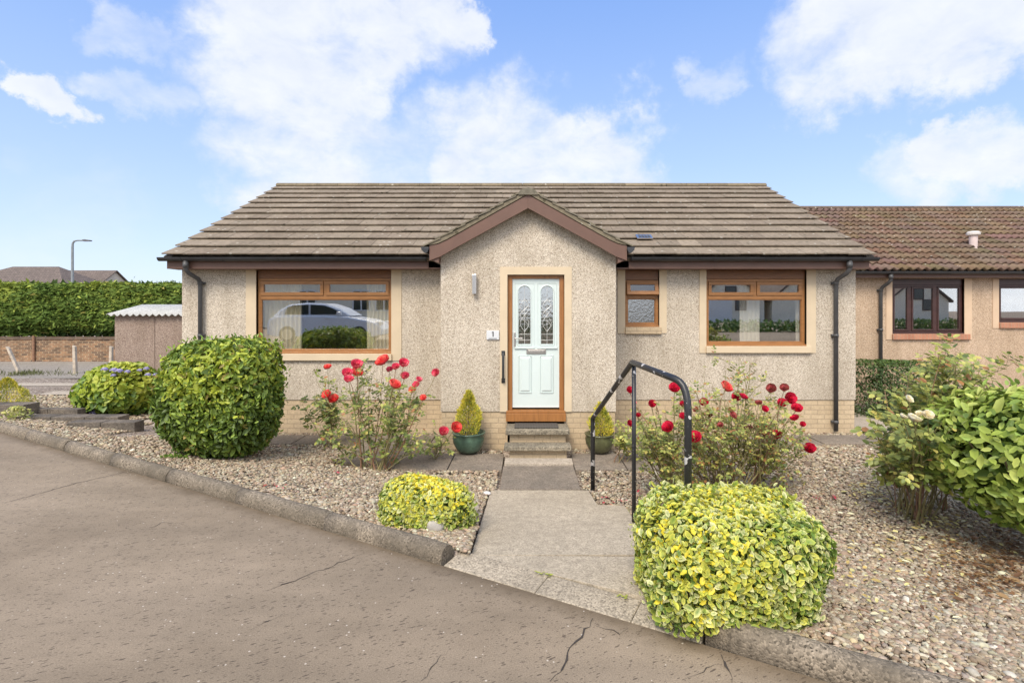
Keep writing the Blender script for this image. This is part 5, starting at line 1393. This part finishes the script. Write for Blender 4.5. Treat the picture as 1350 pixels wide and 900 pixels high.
# shed
SH = root('shed', (-8, 12.6, 0), 'low pebbledashed concrete shed with a white corrugated roof', 'shed')
ys = 12.5; sx0_, sx1_ = PX(151, ys), -5.9; zs = PZ(415.5, ys)
mb = MB(); n = 4; w = (sx1_-sx0_)/n
for i in range(n): mb.box(sx0_+w*i+.006, sx0_+w*(i+1)-.006, ys, ys+.09, -.05, zs-.01)
mb.box(sx0_+.0, sx0_+.09, ys+.092, 14.9, -.05, zs-.01); mb.box(sx1_-.09, sx1_, ys+.092, 14.9, -.05, zs-.01); mb.box(sx0_, sx1_, 14.902, 15.0, -.05, zs-.01)
mb.box(sx0_+.02, sx1_-.02, ys+.03, ys+.085, -.04, zs-.02)
mb.build('wall', dash_shed, SH)
def corrug():
    x0, x1 = sx0_-.10, sx1_+.05; pitch = .15; seg = 10; nx = int((x1-x0)/pitch*seg); u = np.linspace(x0, x1, nx+1); w_ = .026*np.sin((u-x0)/pitch*2*np.pi)
    V = []; rows = [(ys-.13, zs+.015), (ys+1.0, PZ(402.5, 13.5)), (ys+1.25, PZ(402.5, 13.5)), (15.1, zs+.015)]
    for y, z in rows:
        V.append(np.stack([u, np.full(nx+1, y), z+w_], 1))
    a = np.concatenate([q*(nx+1)+np.arange(nx) for q in range(3)]); Fq = np.stack([a, a+1, a+nx+2, a+nx+1], 1)
    o = np_build('roof', np.concatenate(V), Fq, m_concrete('white_fibre_cement', (.50,.50,.48), .15, 60, .2, (.3,.3,.28)), SH)
    s_ = o.modifiers.new('t', 'SOLIDIFY'); s_.thickness = .012
corrug()
mb = MB(); mb.prismx([(ys+.01, zs-.008), (14.95, zs-.008), (13.6, zs+.13)], sx0_+.01, sx0_+.09); mb.build('gable', dash_shed, SH)

# retaining blocks in the gravel at the left
def block(name, x0, x1, y0, y1, z0, z1, label, yaw=0, grp='dark concrete blocks edging the left bed', cuts=3):
    T = root(name, ((x0+x1)/2, y0, z0), label, 'edging block', grp); mb = MB()
    c = ((x0+x1)/2, (y0+y1)/2); rot = lambda x, y: (c[0]+(x-c[0])*math.cos(yaw)-(y-c[1])*math.sin(yaw), c[1]+(x-c[0])*math.sin(yaw)+(y-c[1])*math.cos(yaw))
    for i in range(cuts):
        a = x0+(x1-x0)*i/cuts+.004; b = x0+(x1-x0)*(i+1)/cuts-.004; j = rr.uniform(-.004, .006)
        mb.prismz([rot(a, y0), rot(b, y0), rot(b, y1), rot(a, y1)], z0, z1+j)
    mb.build('block', block_m, T, bevel=.008); return T
block('edging_block', -7.05, -6.02, 8.14, 8.36, -.1, .27, 'short dark concrete edging block nearest the pale side path', R(2), cuts=2)
block('edging_block', -8.25, -6.62, 8.6, 8.85, -.1, .262, 'long flat dark concrete edging block between the other two', R(1), cuts=3)
block('edging_block', -8.9, -7.78, 9.25, 9.42, -.05, .265, 'dark concrete edging block just left of the hydrangea', R(-4), cuts=2)
block('edging_block', -10.6, -8.52, 9.0, 9.3, -.02, .385, 'raised dark concrete edging block below the golden dwarf conifer', R(0), cuts=3)
# retained higher gravel behind the blocks
mb = MB(); V = [(-9.6, 7.75), (-8.25, 8.45), (-6.6, 8.5), (-6.7, 8.15), (-7.0, 7.9), (-7.8, 7.75)]
small_conifer(9, 9.5, .28, PZ(499, 9.5), .30, 'golden dwarf conifer behind the raised block at the left edge of the garden', 4500, 43)
def small_plant(px, Y, z, w, h, n, cols, label, name, seed, cat='plant', sz=.05):
    r = np.random.default_rng(seed); c = (PX(px, Y), Y, z+h*.5); T = root(name, (c[0], c[1], z), label, cat)
    P, g, t, l = bush_shell(n, c, (w, w*.8, h*.55), 2, r, .15, 9, seed, .5, None)
    V, Fq, C = bush_leaves(P, g, r, sz, .45, cols, [1]*len(cols), None, 0, True, .25, .3); np_build('foliage', V, Fq, leaf_m, T, C)
    mb = MB(); rp_ = random.Random(seed); branches(mb, (c[0], c[1], z-.04), [tuple(P[i]) for i in range(0, len(P), max(1, len(P)//7))][:7], .006, rp_); mb.build('stem', bark, T)
small_plant(24, 8.55, .16, .22, .27, 420, [(.58,.55,.18), (.66,.62,.32), (.35,.40,.10)], 'tiny pale yellow variegated plant in front of the raised block', 'variegated_plant', 91)
small_plant(40, 10.2, .06, .13, .26, 130, [(.58,.52,.16), (.40,.40,.12)], 'sparse yellow seedling alone in the gravel beyond the blocks', 'yellow_seedling', 92)

# street lamp
SL_ = root('street_lamp', (PX(95.5, 36), 36, 0), 'tall grey street lamp rising behind the conifer hedge', 'street lamp')
x = PX(95.5, 36); zt = PZ(317, 36); mb = MB()
mb.tube([(x, 36, 0), (x, 36, zt-.5), (x+.02, 36, zt-.2), (x+.12, 36, zt-.05), (x+.35, 36, zt), (x+.8, 36, zt)], [.09, .075, .065, .06, .05, .05], 10); mb.build('column', m_simple('lamp_grey', (.22,.24,.25), .5), SL_)
mb = MB(); mb.prism([(x+.75, zt-.06), (x+1.25, zt-.05), (x+1.25, zt+.02), (x+.9, zt+.07), (x+.75, zt+.05)], 35.88, 36.12); mb.build('lantern', m_simple('lantern_grey', (.12,.12,.13), .5), SL_, bevel=.01)

# distant houses
far_roof = m_brick('far_roof', (.20,.155,.13), (.16,.125,.105), (.11,.09,.08), .3, .22, .02, dirt=.2)
far_wall = m_simple('far_wall', (.50,.45,.38), .9, .1, 2)
def far_house(name, x0, x1, Y, zeave, zridge, dep, label, hip=False, wins=(), wm=far_wall):
    T = root(name, ((x0+x1)/2, Y, 0), label, 'house'); mb = MB(); mb.box(x0+.3, x1-.3, Y+.3, Y+dep-.3, 0, zeave)
    if not hip: mb.prismx([(Y+.3, zeave), (Y+dep-.3, zeave), (Y+dep/2, zridge-.15)], x0+.3, x1-.3)
    mb.build('wall', wm, T); m = dep/2 if hip else 0
    mb = MB(); vs = [(x0, Y, zeave), (x1, Y, zeave), (x1, Y+dep, zeave), (x0, Y+dep, zeave), (x0+m, Y+dep/2, zridge), (x1-m, Y+dep/2, zridge)]
    e = .12; vs2 = [(a, b, c-e) for a, b, c in vs]
    mb.add(vs+vs2, [(0,1,5,4), (2,3,4,5), (1,2,5), (3,0,4), (6,10,11,7), (8,11,10,9), (0,6,7,1), (1,7,8,2), (2,8,9,3), (3,9,6,0)] if hip else [(0,1,5,4), (2,3,4,5), (6,10,11,7), (8,11,10,9), (0,6,7,1), (2,8,9,3), (1,7,11,5), (5,11,8,2), (3,9,10,4), (4,10,6,0)])
    mb.build('roof', far_roof, T)
    for (a, b, c, d) in wins:
        mb = MB(); recess_frame(mb, a, b, c, d, .07, Y+.24, Y+.31); w = mb.build('window', white_pl, T)
        mb = MB(); mb.box(a+.06, b-.06, Y+.26, Y+.28, c+.06, d-.06); mb.build('pane', glass_dark, w)
    return T
m_, nt__, out__ = newmat('dark_glass'); finish(nt__, out__, (.03,.035,.04), .08, spec=.8); glass_dark = m_
Yd = 58
far_house('distant_house', PX(-90, Yd), PX(84, Yd), Yd, PZ(379, Yd), PZ(353, Yd+5)+.1, 9, 'distant house with a hipped grey roof at the left edge above the hedge', True)
far_house('distant_house', PX(58, 66), PX(126, 66), 66, PZ(379, 66), PZ(357, 69)+.1, 7, 'distant house with a gabled grey roof just right of the street lamp', False)
mb = MB(); 
# ------------------------------------------------------------------ what stands behind the camera (seen in the windows)
ZB = .9
T = far_house('facing_house', -21.5, -4.0, -24, 4.1, 6.6, 9, 'long white rendered house facing the bungalow, seen reflected in the living room window', False, (), m_simple('white_render', (.84,.76,.60), .9, .06, 2))
T.rotation_euler = (0, 0, 0)
wr = MATS['white_render']
for i, xw in enumerate((-19.4, -14.0, -10.7, -9.3)):
    mb = MB(); yf = -24+8.7; recess_frame(mb, xw, xw+1.1, 1.9, 3.2, .08, yf+.005, yf+.06); mb.box(xw+.5, xw+.58, yf+.005, yf+.05, 1.98, 3.12); w = mb.build('window', white_pl, T)
    mb = MB(); mb.box(xw+.07, xw+1.03, yf+.01, yf+.02, 1.97, 3.13); mb.build('pane', glass_dark, w)
def gable_house(x0, x1, yf, zb, zeave, zapex, label, garage=True):
    T = root('gabled_house', ((x0+x1)/2, yf, zb), label, 'house'); xm = (x0+x1)/2
    mb = MB(); mb.box(x0, x1, yf-9, yf, zb-.9, zeave); mb.prism([(x0, zeave+.001), (x1, zeave+.001), (xm, zapex)], yf-9, yf); mb.build('wall', wr, T)
    mb = MB(); d = .35
    for s in (-1, 1):
        xe = x0-.3 if s < 0 else x1+.3; ze_ = zeave-.3*(zapex-zeave)/((x1-x0)/2)
        P_ = [(xe, ze_+.03), (xm, zapex+.03), (xm, zapex+.25), (xe, ze_+.25)]
        mb.prism(P_ if s < 0 else P_[::-1], yf-9.2, yf+.25)
    mb.build('roof', far_roof, T)
    if garage:
        mb = MB(); mb.box(x0+.6, x0+3.1, yf+.002, yf+.06, zb, zb+2.1); mb.build('garage_door', white_pl, T)
    for a, b in ((xm+.4, zb+1.0), (xm-.5, zeave+.1)):
        mb = MB(); recess_frame(mb, a, a+1.0, b, b+1.1, .07, yf+.002, yf+.06); w = mb.build('window', rosewood, T)
        mb = MB(); mb.box(a+.06, a+.94, yf+.01, yf+.03, b+.06, b+1.04); mb.build('pane', glass_dark, w)
gable_house(15.2, 21.2, -30, .9, 2.9, 5.3, 'white gabled house facing the bungalow, seen reflected in the right front window')
gable_house(21.9, 27.4, -30, .9, 2.9, 5.3, 'second white gabled house beyond the first, seen in the window reflections', False)
gable_house(36.0, 42.0, -30, .9, 2.9, 5.3, 'third white gabled house in the facing row, seen in the neighbouring windows', False)
def back_hedge():
    r = np.random.default_rng(99); n = 9000; T = root('garden_hedge', (0, -9, .9), 'clipped green garden hedge in front of the facing houses, seen in reflections', 'hedge')
    P = np.stack([-12+46*r.random(n), -9+r.normal(0, .35, n), .85+.55*r.random(n)], 1)
    V, Fq, C = leaf_mesh(P, unit(r.normal(size=(n, 3))), unit(r.normal(size=(n, 3))+np.array((0,1.5,.5))), np.full(n, .20), np.full(n, .6), np.array([(.10,.17,.04)])*r.uniform(.6, 1.5, (n, 1)), None, False); np_build('foliage', V, Fq, leaf_m, T, C)
    mb = MB()
    for k in range(24): mb.tube([(-11.5+k*1.9, -9, .6), (-11.4+k*1.9, -9, 1.3)], .03, 6)
    mb.build('stem', bark, T)
back_hedge()
def car():
    x0, Y, z0 = -9.6, -3.1, float(roadz(0, -3.1)); L_, W_ = 4.3, 1.76
    T = root('parked_car', (x0+L_/2, Y, z0), 'silver white hatchback parked on the road, seen reflected in the living room window', 'car')
    paint = m_simple('silver_white_paint', (.68,.70,.73), .25, .02, 2, spec=.7, bstr=0)
    low = [(0,.30),(.0,.62),(.05,.86),(.25,.98),(1.0,1.03),(2.0,1.02),(2.95,.97),(3.7,.84),(4.15,.70),(4.28,.50),(4.3,.30)]
    top = [(.12,.99),(.35,1.22),(.75,1.43),(1.4,1.50),(2.1,1.47),(2.6,1.30),(3.1,1.0)]
    def loft(pts, zb, secs, mat, name, par):
        mb = MB(); n = len(pts)
        vs = []
        for yo, inset in secs:
            for (a, b) in pts: vs.append((x0+a+(L_/2-a)*inset*.08, Y+yo, z0+b-(b-zb)*inset*.16))
        k = n; fs = [(u*k+w, (u+1)*k+w, (u+1)*k+(w+1) % k, u*k+(w+1) % k) for u in range(len(secs)-1) for w in range(k)]
        fs += [tuple(range(k)), tuple((len(secs)-1)*k+w for w in range(k-1, -1, -1))]
        mb.add(vs, fs); return mb.build(name, mat, par, bevel=.02)
    body = loft(low+[(3.95,.22),(.3,.22)], .3, [(-.88, .6), (-.84, .1), (-.6, 0), (.6, 0), (.84, .1), (.88, .6)], paint, 'body', T)
    loft(top+[(3.0,.97),(.2,.97)], .9, [(-.70, .9), (-.62, .2), (.62, .2), (.70, .9)], paint, 'cabin', T)
    sg = [(.62,1.05),(.72,1.30),(.95,1.38),(1.5,1.41),(1.5,1.05)]; sg2 = [(1.58,1.05),(1.58,1.41),(2.1,1.37),(2.45,1.25),(2.75,1.05)]
    for s in (-1, 1):
        for g_ in (sg, sg2):
            mb = MB(); yA = Y+s*.725; P_ = [(x0+a, z0+b) for a, b in g_]; mb.prism(P_, min(yA, yA+s*.012), max(yA, yA+s*.012)); mb.build('side_window', glass_dark, T)
        mb = MB(); mb.box(x0+2.62, x0+2.78, min(Y+s*.80, Y+s*.97), max(Y+s*.80, Y+s*.97), z0+1.02, z0+1.14); mb.build('wing_mirror', paint, T, bevel=.03)
        for hx_ in (1.15, 2.15):
            mb = MB(); mb.box(x0+hx_, x0+hx_+.2, min(Y+s*.86, Y+s*.885), max(Y+s*.86, Y+s*.885), z0+.86, z0+.89); mb.build('door_handle', chrome, T, bevel=.006)
        for wx in (.78, 3.42):
            mb = MB(); a = x0+wx; n = 20; yy0, yy1 = (Y+.66, Y+.89) if s > 0 else (Y-.89, Y-.66)
            mb.prism([(a+.31*math.cos(2*math.pi*k/n), z0+.31+.31*math.sin(2*math.pi*k/n)) for k in range(n)], yy0, yy1); w = mb.build('wheel', black_pl, T, bevel=.02)
            mb = MB(); yo = (yy1, yy1+.012) if s > 0 else (yy0-.012, yy0); mb.prism([(a+.20*math.cos(2*math.pi*k/n), z0+.31+.20*math.sin(2*math.pi*k/n)) for k in range(n)], *yo); mb.build('rim', chrome, w)
        mb = MB(); mb.box(x0+4.0, x0+4.22, min(Y+s*.5, Y+s*.8), max(Y+s*.5, Y+s*.8), z0+.66, z0+.78); mb.build('headlight', white_pl, T, bevel=.03)
car()

# ------------------------------------------------------------------ stones, litter
def rock(px, py, Y, s_, label, mat=rock_m, seed=1, name='rock'):
    V, Fi = ICO2; r = np.random.default_rng(seed); x = PX(px, Y); z = float(gz(x, Y)); 
    P = V*np.array(s_)*(1+.22*nz(V, 2.2, seed, 3))[:, None]+np.array((x, Y, z+s_[2]*.55))
    o = np_build(name, P, Fi, mat, None, None, False); prop(o, label, 'rock'); return o
rock(574, 700, 4.27, (.075,.05,.055), 'grey rough stone at the foot of the low variegated shrub', seed=3)
rock(642, 656, 5.62, (.045,.035,.022), 'small white stone lying beside the left edge of the ramp', m_simple('white_stone', (.66,.62,.60), .8), 4)
rock(1015, 812, 2.93, (.11,.06,.07), 'pale stone block half buried under the large variegated shrub', seed=6)
rock(885, 590, 2.0, (.001,.001,.001), 'x') if False else None
def litter(name, spots, cols, size, label, seed, n_each, width=.6):
    r = np.random.default_rng(seed); P = []; 
    for (px, py, sx, sy) in spots:
        n = n_each; a = r.normal(px, sx, n); b = r.normal(py, sy, n); Y = np.full(n, 4.0)
        for _ in range(8): Y = (CZ-gz((a-CX)/F*Y, Y)-.02)*F/(b-HY)
        P.append(np.stack([(a-CX)/F*Y, Y, gz((a-CX)/F*Y, Y)+.034], 1))
    P = np.concatenate(P); n = len(P); A = unit(np.stack([r.normal(size=n), r.normal(size=n), r.normal(0, .12, n)], 1)); Nn = unit(np.stack([r.normal(0,.3,n), r.normal(0,.3,n), np.ones(n)], 1))
    c = np.array(cols)[r.integers(0, len(cols), n)]*r.uniform(.8, 1.15, (n, 1))
    V, Fq, C = leaf_mesh(P, A, Nn, size*np.exp(r.normal(0, .3, n)), np.full(n, width), c, None, True)
    o = np_build(name, V, Fq, petal_m, None, C); o['kind'] = 'stuff'; o['label'] = label
litter('fallen_petals', [(445,624,4,1.5),(364,641,6,2),(805,662,16,5),(838,665,8,10),(1078,657,3,1.5),(1101,657,2,1),(880,665,10,10)], [(.60,.06,.10), (.45,.10,.08), (.62,.14,.2)], .026, 'fallen red rose petals scattered on the gravel', 1, 11)
litter('fallen_leaves', [(1190,670,26,8),(1150,648,14,7),(1240,690,20,6),(1215,725,60,20),(1160,760,60,40)], [(.78,.70,.30), (.82,.76,.50), (.60,.45,.16)], .042, 'pale yellow fallen leaves on the gravel under the yellow rose', 2, 85, .5)
litter('leaf_mould', [(1330,745,45,20),(1290,760,45,20),(1310,720,60,12)], [(.16,.085,.045), (.24,.13,.06), (.30,.19,.09)], .034, 'brown fallen leaves under the broad leaved shrub', 3, 330, .5)
def ramp_litter():
    r = np.random.default_rng(8); P = []
    for px, py, Y in [(722,778,3.42)]*9+[(830,801,3.16)]*5:
        x = PX(px+r.normal(0, 5), Y); P.append((x, KA+KB*x+.215, .232+.012*r.random()))
    P = np.array(P); n = len(P); A = unit(np.stack([r.normal(size=n), r.normal(size=n), np.abs(r.normal(0, .4, n))], 1))
    V, Fq, C = leaf_mesh(P, A, np.repeat(np.array([(0,0,1.)]), n, 0), np.full(n, .03), np.full(n, .5), np.repeat(np.array([(.42,.46,.08)]), n, 0), None, True)
    o = np_build('weeds', V, Fq, leaf_m, None, C); o['kind'] = 'stuff'; o['label'] = 'tiny green weeds in the joint behind the dropped kerb'
ramp_litter()

# ------------------------------------------------------------------ sky, sun, camera
w = bpy.data.worlds.new('World'); scene.world = w; w.use_nodes = True; nt = w.node_tree; nt.nodes.clear()
SUN_EL, SUN_AZ = 48, 200        # compass style: 180 = straight behind the camera (towards -y)
sky = N(nt, 'ShaderNodeTexSky', sky_type='NISHITA'); sky.sun_disc = False; sky.sun_elevation = R(SUN_EL); sky.sun_rotation = R(SUN_AZ)
sky.air_density = 1.0; sky.dust_density = .6; sky.ozone_density = 2.0
SKY_K = .15
tc = N(nt, 'ShaderNodeTexCoord'); nrm_ = N(nt, 'ShaderNodeVectorMath', operation='NORMALIZE'); L(nt, tc.outputs['Generated'], nrm_.inputs[0]); D = nrm_.outputs[0]
wn = N(nt, 'ShaderNodeTexNoise'); wn.inputs['Scale'].default_value = 4.2; wn.inputs['Detail'].default_value = 8; wn.inputs['Roughness'].default_value = .62; L(nt, D, wn.inputs['Vector'])
ws = N(nt, 'ShaderNodeVectorMath', operation='SUBTRACT'); L(nt, wn.outputs['Color'], ws.inputs[0]); ws.inputs[1].default_value = (.5, .5, .5)
wsc = N(nt, 'ShaderNodeVectorMath', operation='SCALE'); L(nt, ws.outputs[0], wsc.inputs[0]); wsc.inputs['Scale'].default_value = .42
wa = N(nt, 'ShaderNodeVectorMath', operation='ADD'); L(nt, D, wa.inputs[0]); L(nt, wsc.outputs[0], wa.inputs[1])
wnm = N(nt, 'ShaderNodeVectorMath', operation='NORMALIZE'); L(nt, wa.outputs[0], wnm.inputs[0]); DW = wnm.outputs[0]
blobs = [(375,45,150,1),(300,35,80,.8),(470,25,120,.9),(575,28,45,.8),(360,110,95,.7),(98,145,44,1),(215,140,50,.5),(450,190,95,.62),(390,232,105,.85),(520,240,90,.5),(690,222,105,.8),(790,215,75,.8),
         (1170,25,130,1),(1290,20,110,.95),(1090,50,95,.75),(1180,85,80,.75),(925,112,40,.45),(1300,215,55,.85),(1340,245,80,.85),(1240,255,70,.6),(150,8,50,.45),(60,330,120,.25)]
msk = None
for px, py, rad, wt in blobs:
    d = Vector(((px-CX)/F, 1, (HY-py)/F)); c = d.normalized(); ang = rad/F/d.length**1.5*.93
    dp = N(nt, 'ShaderNodeVectorMath', operation='DOT_PRODUCT'); L(nt, DW, dp.inputs[0]); dp.inputs[1].default_value = c
    mr_ = N(nt, 'ShaderNodeMapRange', interpolation_type='SMOOTHSTEP'); L(nt, dp.outputs['Value'], mr_.inputs[0])
    mr_.inputs[1].default_value = math.cos(ang*1.55); mr_.inputs[2].default_value = 1.0; mr_.inputs[4].default_value = wt
    msk = mr_.outputs[0] if msk is None else math_(nt, 'MAXIMUM', msk, mr_.outputs[0])
# other clouds everywhere else in the sky (behind the camera and overhead)
mp = N(nt, 'ShaderNodeMapping'); mp.inputs['Scale'].default_value = (1, 1, 1.7); L(nt, D, mp.inputs[0])
n1 = noise(nt, mp.outputs[0], 5.5, 9, .60, .4); n2 = noise(nt, mp.outputs[0], 2.0, 6, .6); n4 = noise(nt, mp.outputs[0], 16, 6, .6, .3)
sepd = N(nt, 'ShaderNodeSeparateXYZ'); L(nt, D, sepd.inputs[0])
back = N(nt, 'ShaderNodeMapRange', interpolation_type='SMOOTHSTEP'); L(nt, sepd.outputs[1], back.inputs[0]); back.inputs[1].default_value = .45; back.inputs[2].default_value = -.1
bm_ = math_(nt, 'MULTIPLY', back.outputs[0], math_(nt, 'ADD', n2, .12)); msk = math_(nt, 'MAXIMUM', msk, bm_)
f = math_(nt, 'MULTIPLY', msk, math_(nt, 'ADD', 1.0, math_(nt, 'MULTIPLY', math_(nt, 'SUBTRACT', n1, .5), 2.0)))
f = math_(nt, 'ADD', f, math_(nt, 'MULTIPLY', math_(nt, 'MULTIPLY', math_(nt, 'SUBTRACT', n4, .5), .6), msk))
cm = N(nt, 'ShaderNodeMapRange', interpolation_type='SMOOTHSTEP'); L(nt, f, cm.inputs[0]); cm.inputs[1].default_value = .06; cm.inputs[2].default_value = .88; cm.inputs[4].default_value = .90
skys = N(nt, 'ShaderNodeVectorMath', operation='SCALE'); L(nt, sky.outputs[0], skys.inputs[0]); skys.inputs['Scale'].default_value = SKY_K
tn = mixc(nt, 1.0, skys.outputs[0], (.98,1.04,1.22), 'MULTIPLY')
cc0 = ramp(nt, n4, [(.3, (.515,.545,.60)), (.7, (.60,.615,.64))])
ccs = N(nt, 'ShaderNodeVectorMath', operation='SCALE'); L(nt, cc0.outputs[0], ccs.inputs[0])
bright = N(nt, 'ShaderNodeMapRange', interpolation_type='SMOOTHSTEP'); L(nt, sepd.outputs[1], bright.inputs[0]); bright.inputs[1].default_value = .5; bright.inputs[2].default_value = -.3; bright.inputs[3].default_value = 1.0; bright.inputs[4].default_value = 1.9  # unseen clouds behind the camera brightened to make up for lost ambient light
L(nt, bright.outputs[0], ccs.inputs['Scale'])
# clear sky: pale at the horizon, deepening upwards
el = N(nt, 'ShaderNodeMapRange'); L(nt, sepd.outputs[2], el.inputs[0]); el.inputs[1].default_value = 0; el.inputs[2].default_value = .6
gr = ramp(nt, el.outputs[0], [(0, (.47,.52,.585)), (.12, (.42,.50,.60)), (.42, (.30,.41,.61)), (.8, (.18,.30,.585)), (1, (.13,.25,.565))])
s1 = mixc(nt, .82, tn, gr.outputs[0]); s2 = mixc(nt, cm.outputs[0], s1, ccs.outputs[0])
bg = N(nt, 'ShaderNodeBackground'); L(nt, s2, bg.inputs[0]); bg.inputs[1].default_value = 1.0
wo = N(nt, 'ShaderNodeOutputWorld'); L(nt, bg.outputs[0], wo.inputs[0])

sd = bpy.data.lights.new('sun', 'SUN'); sd.energy = 2.3; sd.angle = R(26); sd.color = (1, .90, .75)
so = bpy.data.objects.new('sun', sd); COL.objects.link(so); so.location = (0, -10, 20)
az = R(SUN_AZ); dv = Vector((math.sin(az)*math.cos(R(SUN_EL)), math.cos(az)*math.cos(R(SUN_EL)), math.sin(R(SUN_EL))))
so.rotation_euler = dv.to_track_quat('Z', 'Y').to_euler()

cam = bpy.data.cameras.new('camera'); co = bpy.data.objects.new('camera', cam); COL.objects.link(co); scene.camera = co
co.location = (0, 0, CZ); co.rotation_euler = (R(90), 0, 0); cam.sensor_width = 36; cam.lens = F/1350*36
cam.shift_x = -(CX-675)/1350; cam.shift_y = -(450-HY)/1350; cam.clip_end = 2000; cam.clip_start = .05
vs = scene.view_settings; vs.view_transform = 'Standard'; vs.look = 'None'; vs.exposure = .72; vs.gamma = 1; vs.use_curve_mapping = False
scene.cycles.max_bounces = 8; scene.cycles.transparent_max_bounces = 12; scene.cycles.use_denoising = True
